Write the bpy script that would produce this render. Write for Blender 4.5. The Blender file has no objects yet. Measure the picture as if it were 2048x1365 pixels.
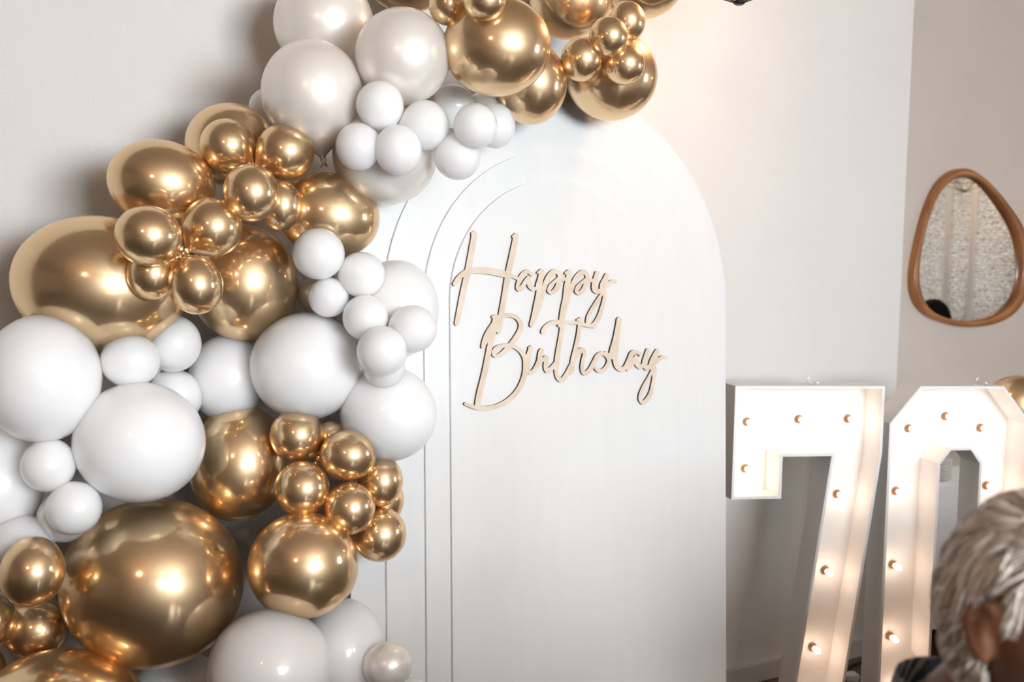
import bpy, bmesh, math, random
from mathutils import Vector, Matrix, Quaternion
random.seed(7)
PI = math.pi
sc = bpy.context.scene
col = sc.collection

# ------------------------------------------------------------------ camera, sky, exposure
cd = bpy.data.cameras.new('camera')
cam = bpy.data.objects.new('camera', cd); col.objects.link(cam)
cd.sensor_fit = 'HORIZONTAL'; cd.sensor_width = 36.0; cd.lens = 36.0 * 2000 / 2048
p_, r_ = math.radians(3.8), math.radians(1.2)
F = Vector((0, math.cos(p_), -math.sin(p_))); U0 = Vector((0, math.sin(p_), math.cos(p_))); R0 = Vector((1, 0, 0))
Rv = R0 * math.cos(r_) + U0 * math.sin(r_); Uv = -R0 * math.sin(r_) + U0 * math.cos(r_)
M = Matrix((Rv, Uv, -F)).transposed().to_4x4(); M.translation = (0, 0, 1.57)
cam.matrix_world = M
cd.clip_start = 0.05; cd.clip_end = 100
cd.dof.use_dof = True; cd.dof.focus_distance = 2.6; cd.dof.aperture_fstop = 2.8
sc.camera = cam

SKY = 34.0
w = bpy.data.worlds.new('overcast_sky'); sc.world = w; w.use_nodes = True
bg = w.node_tree.nodes['Background']; bg.inputs[0].default_value = (0.875, 0.945, 1.0, 1); bg.inputs[1].default_value = SKY

sc.view_settings.view_transform = 'Standard'; sc.view_settings.look = 'None'
sc.view_settings.gamma = 1.0; sc.view_settings.use_curve_mapping = False
sc.view_settings.exposure = 0.09
cy = sc.cycles
cy.max_bounces = 8; cy.diffuse_bounces = 5; cy.glossy_bounces = 5; cy.transmission_bounces = 4; cy.transparent_max_bounces = 8
cy.caustics_reflective = False; cy.caustics_refractive = False
cy.sample_clamp_indirect = 8.0; cy.use_denoising = True

# ------------------------------------------------------------------ wall frame: s along the back wall, n out into the room
TH = math.radians(30)
US = Vector((math.cos(TH), math.sin(TH), 0)); NS = Vector((math.sin(TH), -math.cos(TH), 0)); ZS = Vector((0, 0, 1))
P0 = Vector((1.026, 3.85, 0))
def W(s, n, z=0.0): return P0 + US * s + NS * n + ZS * z
def frame(x, y, z, o):
    m = Matrix((x, y, z)).transposed().to_4x4(); m.translation = o; return m
ROOM = frame(US, -NS, ZS, P0)          # local x = s, local y = -n, local z = height

# ------------------------------------------------------------------ materials
def mat(name): 
    m = bpy.data.materials.new(name); m.use_nodes = True
    return m, m.node_tree.nodes, m.node_tree.links, m.node_tree.nodes['Principled BSDF']
def setp(b, color=None, rough=None, metal=None, spec=None, coat=None, coat_r=None):
    if color is not None: b.inputs['Base Color'].default_value = (*color, 1)
    if rough is not None: b.inputs['Roughness'].default_value = rough
    if metal is not None: b.inputs['Metallic'].default_value = metal
    if spec is not None: b.inputs['Specular IOR Level'].default_value = spec
    if coat is not None: b.inputs['Coat Weight'].default_value = coat
    if coat_r is not None: b.inputs['Coat Roughness'].default_value = coat_r
def noise_mat(name, c1, c2, scale=8, rough=0.5, metal=0.0, bump=0.0, bscale=None, spec=0.5, coat=0, coat_r=0.1, stretch=(1,1,1), detail=3, dist=0.02):
    m, n, l, b = mat(name); setp(b, rough=rough, metal=metal, spec=spec, coat=coat, coat_r=coat_r)
    tc = n.new('ShaderNodeTexCoord'); mp = n.new('ShaderNodeMapping'); mp.inputs['Scale'].default_value = stretch
    l.new(tc.outputs['Object'], mp.inputs['Vector'])
    nz = n.new('ShaderNodeTexNoise'); nz.inputs['Scale'].default_value = scale; nz.inputs['Detail'].default_value = detail
    l.new(mp.outputs[0], nz.inputs['Vector'])
    cr = n.new('ShaderNodeValToRGB'); cr.color_ramp.elements[0].position = 0.3; cr.color_ramp.elements[1].position = 0.7
    cr.color_ramp.elements[0].color = (*c1, 1); cr.color_ramp.elements[1].color = (*c2, 1)
    l.new(nz.outputs['Fac'], cr.inputs[0]); l.new(cr.outputs[0], b.inputs['Base Color'])
    if bump:
        n2 = n.new('ShaderNodeTexNoise'); n2.inputs['Scale'].default_value = bscale or scale; n2.inputs['Detail'].default_value = 2
        l.new(mp.outputs[0], n2.inputs['Vector'])
        bp = n.new('ShaderNodeBump'); bp.inputs['Strength'].default_value = bump; bp.inputs['Distance'].default_value = dist
        l.new(n2.outputs['Fac'], bp.inputs['Height']); l.new(bp.outputs[0], b.inputs['Normal'])
    return m
def emit_mat(name, color, strength):
    m, n, l, b = mat(name); setp(b, color=(0.9, 0.85, 0.75), rough=0.3)
    b.inputs['Emission Color'].default_value = (*color, 1); b.inputs['Emission Strength'].default_value = strength
    return m

M_wall = noise_mat('wall_paint', (0.75, 0.73, 0.705), (0.77, 0.75, 0.725), 3, rough=0.6, bump=0.6, bscale=190, dist=0.004, spec=0.3)
M_wall_shaded = noise_mat('shaded_tan_wall', (0.66, 0.585, 0.52), (0.69, 0.615, 0.55), 3, rough=0.6, bump=0.35, bscale=190, dist=0.004, spec=0.3)  # darker, warmer tone stands in for the set-back wall catching less light
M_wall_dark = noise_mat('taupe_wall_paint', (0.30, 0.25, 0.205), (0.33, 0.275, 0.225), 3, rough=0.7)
M_ceil = noise_mat('ceiling_paint', (0.34, 0.285, 0.235), (0.37, 0.31, 0.26), 2, rough=0.8)
M_floor = noise_mat('dark_floor', (0.07, 0.046, 0.031), (0.115, 0.073, 0.047), 6, rough=0.35, stretch=(1, 9, 1), bump=0.1)
M_base = noise_mat('baseboard_paint', (0.56, 0.53, 0.49), (0.6, 0.57, 0.53), 4, rough=0.4)
M_arch = noise_mat('arch_paint', (0.77, 0.77, 0.765), (0.79, 0.79, 0.785), 5, rough=0.42, bump=0.12, bscale=60, stretch=(6, 1, 0.35), dist=0.004)
M_seam = noise_mat('arch_core', (0.5, 0.48, 0.46), (0.56, 0.54, 0.52), 20, rough=0.8)
M_trim = noise_mat('window_trim', (0.75, 0.74, 0.72), (0.78, 0.77, 0.75), 4, rough=0.4)
def chrome_latex():
    m = noise_mat('gold_chrome_latex', (0.82, 0.60, 0.365), (0.85, 0.625, 0.385), 5, rough=0.12, metal=1.0)
    n, l = m.node_tree.nodes, m.node_tree.links; b = n['Principled BSDF']; out = n['Material Output']
    g = n.new('ShaderNodeBsdfGlossy'); g.inputs['Roughness'].default_value = 0.43; g.inputs['Color'].default_value = (0.88, 0.645, 0.395, 1)
    ms = n.new('ShaderNodeMixShader'); ms.inputs[0].default_value = 0.48
    l.new(b.outputs[0], ms.inputs[1]); l.new(g.outputs[0], ms.inputs[2]); l.new(ms.outputs[0], out.inputs['Surface'])
    return m
def soft_latex(m):
    b = m.node_tree.nodes['Principled BSDF']
    b.inputs['Subsurface Weight'].default_value = 0.85; b.inputs['Subsurface Radius'].default_value = (1.0, 0.97, 0.93); b.inputs['Subsurface Scale'].default_value = 0.11
    return m
M_gold = chrome_latex()
M_white = noise_mat('white_latex', (0.93, 0.925, 0.915), (0.94, 0.935, 0.925), 6, rough=0.32, spec=0.5, coat=0.6, coat_r=0.05); soft_latex(M_white)
M_pearl = noise_mat('pearl_latex', (0.91, 0.845, 0.785), (0.94, 0.875, 0.82), 5, rough=0.34, metal=0.28, spec=0.6, coat=0.5, coat_r=0.12); soft_latex(M_pearl)
M_ply = noise_mat('plywood_face', (0.66, 0.535, 0.41), (0.77, 0.655, 0.535), 22, rough=0.6, stretch=(1.0, 1.0, 8), detail=6)
M_burn = noise_mat('laser_burnt_edge', (0.05, 0.032, 0.018), (0.10, 0.065, 0.035), 40, rough=0.9)
M_box = noise_mat('letter_box_paint', (0.84, 0.84, 0.83), (0.87, 0.87, 0.86), 8, rough=0.42, bump=0.08, bscale=30)
M_sock = noise_mat('socket_plastic', (0.30, 0.15, 0.06), (0.42, 0.24, 0.11), 30, rough=0.5)
M_bulb = emit_mat('warm_bulb', (1.0, 0.70, 0.52), 22.0)
M_wire = noise_mat('galvanised_wire', (0.75, 0.75, 0.74), (0.85, 0.85, 0.84), 30, rough=0.3, metal=0.8)
M_black = noise_mat('black_metal', (0.018, 0.016, 0.015), (0.03, 0.028, 0.026), 20, rough=0.4, metal=0.6)
M_cable = noise_mat('black_rubber', (0.012, 0.012, 0.012), (0.02, 0.02, 0.02), 20, rough=0.5)
M_walnut = noise_mat('walnut', (0.26, 0.09, 0.028), (0.42, 0.17, 0.055), 6, rough=0.38, stretch=(1, 1, 7), detail=5, coat=0.3)
M_mirror, _n, _l, _b = mat('mirror_glass'); setp(_b, color=(0.9, 0.91, 0.9), rough=0.01, metal=1.0)
M_cloth = noise_mat('white_table_linen', (0.72, 0.72, 0.71), (0.78, 0.78, 0.77), 8, rough=0.85, bump=0.3, bscale=200, dist=0.002)
M_brown = noise_mat('brown_table_linen', (0.13, 0.085, 0.055), (0.16, 0.105, 0.07), 8, rough=0.85, bump=0.3, bscale=200, dist=0.002)
M_china = noise_mat('white_china', (0.80, 0.78, 0.74), (0.84, 0.82, 0.78), 8, rough=0.15)
M_skin = noise_mat('skin', (0.15, 0.062, 0.029), (0.19, 0.080, 0.038), 9, rough=0.5, bump=0.15, bscale=160, dist=0.002)  # colour lowered to carry the shade on the seated person's face
M_eye = noise_mat('eye_white', (0.75, 0.72, 0.68), (0.78, 0.75, 0.7), 5, rough=0.1)
M_iris = noise_mat('iris', (0.05, 0.03, 0.02), (0.09, 0.05, 0.03), 60, rough=0.1)
M_jeans = noise_mat('dark_trousers', (0.02, 0.022, 0.03), (0.035, 0.038, 0.05), 60, rough=0.9)
M_shoe = noise_mat('black_leather', (0.012, 0.011, 0.01), (0.02, 0.018, 0.016), 30, rough=0.35)
M_chairwood = noise_mat('chair_wood', (0.22, 0.135, 0.08), (0.29, 0.18, 0.11), 8, rough=0.45, stretch=(1, 1, 6))

def striped_shirt():
    m, n, l, b = mat('navy_striped_cotton'); setp(b, rough=0.9)
    tc = n.new('ShaderNodeTexCoord'); wv = n.new('ShaderNodeTexWave'); wv.inputs['Scale'].default_value = 26
    wv.inputs['Distortion'].default_value = 5; wv.inputs['Detail'].default_value = 2; wv.bands_direction = 'DIAGONAL'
    l.new(tc.outputs['Object'], wv.inputs['Vector'])
    cr = n.new('ShaderNodeValToRGB'); cr.color_ramp.elements[0].position = 0.45; cr.color_ramp.elements[1].position = 0.75
    cr.color_ramp.elements[0].color = (0.018, 0.020, 0.028, 1); cr.color_ramp.elements[1].color = (0.20, 0.21, 0.23, 1)
    l.new(wv.outputs['Fac'], cr.inputs[0]); l.new(cr.outputs[0], b.inputs['Base Color'])
    return m
M_shirt = striped_shirt()
def hair_mat(name, dark, light):
    m, n, l, b = mat(name); setp(b, rough=0.6, spec=0.25)
    at = n.new('ShaderNodeVertexColor'); at.layer_name = 'tone'
    cr = n.new('ShaderNodeValToRGB'); cr.color_ramp.elements[0].color = (*dark, 1); cr.color_ramp.elements[1].color = (*light, 1)
    l.new(at.outputs['Color'], cr.inputs[0]); l.new(cr.outputs[0], b.inputs['Base Color'])
    return m
M_hair = hair_mat('grey_hair', (0.48, 0.42, 0.35), (0.92, 0.90, 0.87))
M_hair_dark = hair_mat('black_hair', (0.008, 0.007, 0.006), (0.03, 0.026, 0.022))
def curtain_mat():
    m, n, l, b = mat('patterned_voile')
    out = n['Material Output']
    tc = n.new('ShaderNodeTexCoord'); mp = n.new('ShaderNodeMapping'); mp.inputs['Scale'].default_value = (1, 1, 1)
    l.new(tc.outputs['Object'], mp.inputs['Vector'])
    nz = n.new('ShaderNodeTexNoise'); nz.inputs['Scale'].default_value = 45; nz.inputs['Detail'].default_value = 4; nz.inputs['Roughness'].default_value = 0.65
    l.new(mp.outputs[0], nz.inputs['Vector'])
    wv = n.new('ShaderNodeTexWave'); wv.inputs['Scale'].default_value = 13; wv.inputs['Distortion'].default_value = 9; wv.inputs['Detail'].default_value = 3; wv.inputs['Detail Scale'].default_value = 3
    wv.bands_direction = 'Z'; l.new(mp.outputs[0], wv.inputs['Vector'])
    mx = n.new('ShaderNodeMath'); mx.operation = 'MULTIPLY_ADD'; mx.inputs[1].default_value = 0.5
    l.new(wv.outputs['Fac'], mx.inputs[0]); 
    m2 = n.new('ShaderNodeMath'); m2.operation = 'MULTIPLY'; m2.inputs[1].default_value = 0.55; l.new(nz.outputs['Fac'], m2.inputs[0]); l.new(m2.outputs[0], mx.inputs[2])
    cr = n.new('ShaderNodeValToRGB'); cr.color_ramp.elements[0].position = 0.25; cr.color_ramp.elements[1].position = 0.75
    cr.color_ramp.elements[0].color = (0.17, 0.135, 0.105, 1); cr.color_ramp.elements[1].color = (0.52, 0.48, 0.43, 1)
    l.new(mx.outputs[0], cr.inputs[0])
    df = n.new('ShaderNodeBsdfDiffuse'); tr = n.new('ShaderNodeBsdfTranslucent'); ms = n.new('ShaderNodeMixShader'); ms.inputs[0].default_value = 0.035
    l.new(cr.outputs[0], df.inputs['Color']); l.new(cr.outputs[0], tr.inputs['Color'])
    l.new(df.outputs[0], ms.inputs[1]); l.new(tr.outputs[0], ms.inputs[2]); l.new(ms.outputs[0], out.inputs['Surface'])
    return m
M_curtain = curtain_mat()
def sheer_mat(name, fac):
    m, n, l, b = mat(name); out = n['Material Output']
    df = n.new('ShaderNodeBsdfDiffuse'); tr = n.new('ShaderNodeBsdfTranslucent'); ms = n.new('ShaderNodeMixShader'); ms.inputs[0].default_value = fac
    nz = n.new('ShaderNodeTexNoise'); nz.inputs['Scale'].default_value = 20
    cr = n.new('ShaderNodeValToRGB'); cr.color_ramp.elements[0].color = (0.72, 0.72, 0.71, 1); cr.color_ramp.elements[1].color = (0.8, 0.8, 0.79, 1)
    l.new(nz.outputs['Fac'], cr.inputs[0]); l.new(cr.outputs[0], df.inputs[0]); l.new(cr.outputs[0], tr.inputs[0])
    l.new(df.outputs[0], ms.inputs[1]); l.new(tr.outputs[0], ms.inputs[2]); l.new(ms.outputs[0], out.inputs['Surface'])
    return m
M_sheer = sheer_mat('white_voile', 0.11); M_thin = sheer_mat('thin_white_voile', 0.5)

# ------------------------------------------------------------------ mesh helpers
def link(name, me, parent=None, mw=None):
    o = bpy.data.objects.new(name, me); col.objects.link(o)
    if mw is not None: o.matrix_world = mw
    if parent is not None: o.parent = parent
    return o
def obj(name, bm, m, parent=None, mw=None, smooth=False):
    me = bpy.data.meshes.new(name); bm.normal_update(); bm.to_mesh(me); bm.free()
    for mm in (m if isinstance(m, (list, tuple)) else [m]): me.materials.append(mm)
    if smooth:
        for p in me.polygons: p.use_smooth = True
    return link(name, me, parent, mw)
def empty(name, mw, label, cat, group=None):
    o = bpy.data.objects.new(name, None); col.objects.link(o); o.empty_display_size = 0.1
    o.matrix_world = mw; tag(o, label, cat, group); return o
def tag(o, label=None, cat=None, group=None, kind=None):
    if label: o['label'] = label
    if cat: o['category'] = cat
    if group: o['group'] = group
    if kind: o['kind'] = kind
    return o
def structure(o): o['kind'] = 'structure'; return o
def box(bm, x0, x1, y0, y1, z0, z1, bevel=0.0):
    v = [bm.verts.new((x, y, z)) for x in (x0, x1) for y in (y0, y1) for z in (z0, z1)]
    fs = [bm.faces.new([v[i] for i in f]) for f in ((0,1,3,2),(4,6,7,5),(0,4,5,1),(2,3,7,6),(0,2,6,4),(1,5,7,3))]
    if bevel:
        es = list({e for f in fs for e in f.edges})
        bmesh.ops.bevel(bm, geom=es, offset=bevel, segments=2, affect='EDGES', profile=0.6)
def tube(bm, pts, rad, seg=8, cap=True, mi=0):
    pts = [Vector(p) for p in pts]; rads = rad if isinstance(rad, (list, tuple)) else [rad] * len(pts)
    rings = []; prev = None
    for i, p in enumerate(pts):
        t = (pts[min(i+1, len(pts)-1)] - pts[max(i-1, 0)]).normalized()
        if prev is None:
            a = Vector((0,0,1)) if abs(t.z) < 0.9 else Vector((1,0,0)); x = t.cross(a).normalized()
        else:
            x = (prev - t * prev.dot(t)).normalized()
        prev = x; y = t.cross(x)
        rings.append([bm.verts.new(p + (x * math.cos(2*PI*k/seg) + y * math.sin(2*PI*k/seg)) * rads[i]) for k in range(seg)])
    for a, b in zip(rings, rings[1:]):
        for k in range(seg):
            f = bm.faces.new((a[k], a[(k+1)%seg], b[(k+1)%seg], b[k])); f.material_index = mi
    if cap:
        f = bm.faces.new(rings[0][::-1]); f.material_index = mi
        f = bm.faces.new(rings[-1]); f.material_index = mi
    return rings
def lathe(bm, prof, seg=24, o=(0,0,0), mi=0):
    rings = []
    for r, z in prof:
        if r < 1e-5: rings.append([bm.verts.new((o[0], o[1], o[2]+z))])
        else: rings.append([bm.verts.new((o[0]+r*math.cos(2*PI*k/seg), o[1]+r*math.sin(2*PI*k/seg), o[2]+z)) for k in range(seg)])
    for a, b in zip(rings, rings[1:]):
        for k in range(seg):
            k2 = (k+1) % seg
            if len(a) == 1 and len(b) == 1: continue
            if len(a) == 1: f = bm.faces.new((a[0], b[k2], b[k]))
            elif len(b) == 1: f = bm.faces.new((a[k], a[k2], b[0]))
            else: f = bm.faces.new((a[k], a[k2], b[k2], b[k]))
            f.material_index = mi
def catmull(pts, n=8):
    out = []
    P = [pts[0]] + list(pts) + [pts[-1]]
    for i in range(1, len(P)-2):
        for k in range(n):
            t = k / n
            out.append(tuple(0.5*((2*b) + (-a+c)*t + (2*a-5*b+4*c-d)*t*t + (-a+3*b-3*c+d)*t**3) for a, b, c, d in zip(P[i-1], P[i], P[i+1], P[i+2])))
    out.append(tuple(pts[-1])); return out

# ------------------------------------------------------------------ room shell (local x = s, y = -n)
H_ROOM = 3.3; N_FRONT = 6.0; S_L, S_R, S_C = -8.0, 4.2, 0.69; N_REC = -0.45
def wall(name, boxes, m=M_wall):
    bm = bmesh.new()
    for b in boxes: box(bm, *b)
    return structure(obj(name, bm, m, mw=ROOM))
wall('floor', [(S_L-.2, S_R+.2, -N_FRONT-.2, 0.75, -0.1, 0)], M_floor)
wall('ceiling', [(S_L-.2, S_R+.2, -N_FRONT-.2, 0.75, H_ROOM, H_ROOM+.1)], M_ceil)
wall('wall_back', [(S_L, S_C, 0, 0.6, 0, H_ROOM)])
wall('wall_recess', [(S_C, S_R, -N_REC, 0.6, 0, H_ROOM)], M_wall_shaded)
wall('wall_left', [(S_L-.2, S_L, -N_FRONT, 0.6, 0, H_ROOM)], M_wall_dark)
W1 = (-2.65, -0.15, 1.3, 2.7)       # s0 s1 z0 z1 on the front wall
W2 = (0.75, 4.3, 1.25, 2.45)       # n0 n1 z0 z1 on the right wall
wall('wall_front', [(S_L, W1[0], -N_FRONT-.2, -N_FRONT, 0, H_ROOM), (W1[1], S_R, -N_FRONT-.2, -N_FRONT, 0, H_ROOM),
                    (W1[0], W1[1], -N_FRONT-.2, -N_FRONT, 0, W1[2]), (W1[0], W1[1], -N_FRONT-.2, -N_FRONT, W1[3], H_ROOM)], M_wall_dark)
wall('wall_right', [(S_R, S_R+.2, -W2[0], 0.6, 0, H_ROOM), (S_R, S_R+.2, -N_FRONT-.2, -W2[1], 0, H_ROOM),
                    (S_R, S_R+.2, -W2[1], -W2[0], 0, W2[2]), (S_R, S_R+.2, -W2[1], -W2[0], W2[3], H_ROOM)], M_wall_dark)
bm = bmesh.new(); box(bm, S_L, S_C, -0.016, 0, 0, 0.075, 0.004); structure(obj('baseboard_back', bm, M_base, mw=ROOM))
bm = bmesh.new(); box(bm, S_C, S_R, -N_REC-0.016, -N_REC, 0, 0.075, 0.004); structure(obj('baseboard_recess', bm, M_base, mw=ROOM))
def window(name, along_s, a0, a1, z0, z1, nm):
    root = structure(obj(name, _sill(along_s, a0, a1, z0), M_trim, mw=ROOM))
    t = 0.06
    def bar(b0, b1, c0, c1, nmx):
        bm = bmesh.new()
        if along_s: box(bm, b0, b1, -N_FRONT-.12, -N_FRONT-.05, c0, c1, .006)
        else: box(bm, S_R+.05, S_R+.12, -b1, -b0, c0, c1, .006)
        o = obj(nmx, bm, M_trim); o.parent = root; return o
    bar(a0, a0+t, z0, z1, 'frame_post'); bar(a1-t, a1, z0, z1, 'frame_post')
    bar(a0+t, a1-t, z0, z0+t, 'frame_rail'); bar(a0+t, a1-t, z1-t, z1, 'frame_rail')
    for k in range(1, nm):
        c = a0 + (a1-a0)*k/nm; bar(c-.025, c+.025, z0+t, z1-t, 'mullion')
    return root
def _sill(along_s, a0, a1, z0):
    bm = bmesh.new()
    if along_s: box(bm, a0-.05, a1+.05, -N_FRONT-.05, -N_FRONT+.06, z0-.035, z0, .006)
    else: box(bm, S_R-.06, S_R+.05, -a1-.05, -a0+.05, z0-.035, z0, .006)
    return bm
window('window_1', True, *W1, 3)
window('window_2', False, *W2, 4)
def portal(name, c, x, y, sx, sy):
    ld = bpy.data.lights.new(name, 'AREA'); ld.shape = 'RECTANGLE'; ld.size = sx; ld.size_y = sy; ld.cycles.is_portal = True
    o = bpy.data.objects.new(name, ld); col.objects.link(o)
    o.matrix_world = frame(x, y, x.cross(y), c)
portal('daylight_portal', W((W1[0]+W1[1])/2, N_FRONT+.15, (W1[2]+W1[3])/2), US, ZS, W1[1]-W1[0], W1[3]-W1[2])
portal('daylight_portal', W(S_R+.15, (W2[0]+W2[1])/2, (W2[2]+W2[3])/2), -NS, ZS, W2[1]-W2[0], W2[3]-W2[2])

# ------------------------------------------------------------------ arch backdrop (local x along the wall, y up the leaning board, z towards the room)
LEAN = math.radians(3.15)
UP = ZS * math.cos(LEAN) - NS * math.sin(LEAN); NN = US.cross(UP)
ARCH = frame(US, UP, NN, P0 + NS * 0.45)
AC, AS = -1.247, 1.494
def arch_mesh(r, y0, z0, z1, bev=0.0015, cx=AC, seg=72):
    bm = bmesh.new()
    pts = [(cx-r, y0), (cx+r, y0)] + [(cx + r*math.cos(PI*k/seg), AS + r*math.sin(PI*k/seg)) for k in range(seg+1)]
    vb = [bm.verts.new((x, y, z0)) for x, y in pts]; vf = [bm.verts.new((x, y, z1)) for x, y in pts]
    ff = bm.faces.new(vf); bm.faces.new(vb[::-1])
    for i in range(len(pts)):
        j = (i+1) % len(pts); bm.faces.new((vb[i], vb[j], vf[j], vf[i]))
    bmesh.ops.bevel(bm, geom=list(ff.edges), offset=bev, segments=2, affect='EDGES')
    return bm
arch = empty('arch_backdrop', frame(US, UP, NN, P0 + NS*0.45 + US*AC), 'tall white arch shaped backdrop board with stepped nested arches behind the balloons', 'backdrop')
def arch_part(name, bm, m):
    o = obj(name, bm, m); o.parent = arch; o.location = (-AC, 0, 0); return o
arch_part('back_panel', arch_mesh(0.642, 0.0, -0.018, 0.0), M_arch)
for r, z0, cx in ((0.545, 0.0, AC), (0.436, 0.009, AC+.002), (0.351, 0.018, AC-.010)):
    arch_part('raised_arch', arch_mesh(r, 0.0, z0, z0+.009, cx=cx), M_arch)
bm = bmesh.new()
for sx in (-.35, .35):
    box(bm, AC+sx-.02, AC+sx+.02, 0.02, 1.5, -0.05, -0.018, .003)
arch_part('rear_batten', bm, M_arch)
for sx in (-.35, .35):
    bm = bmesh.new(); tube(bm, [(AC+sx, 1.1, -0.05), (AC+sx, 0.0, -0.30)], 0.013, 8); arch_part('rear_strut', bm, M_arch)

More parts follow.
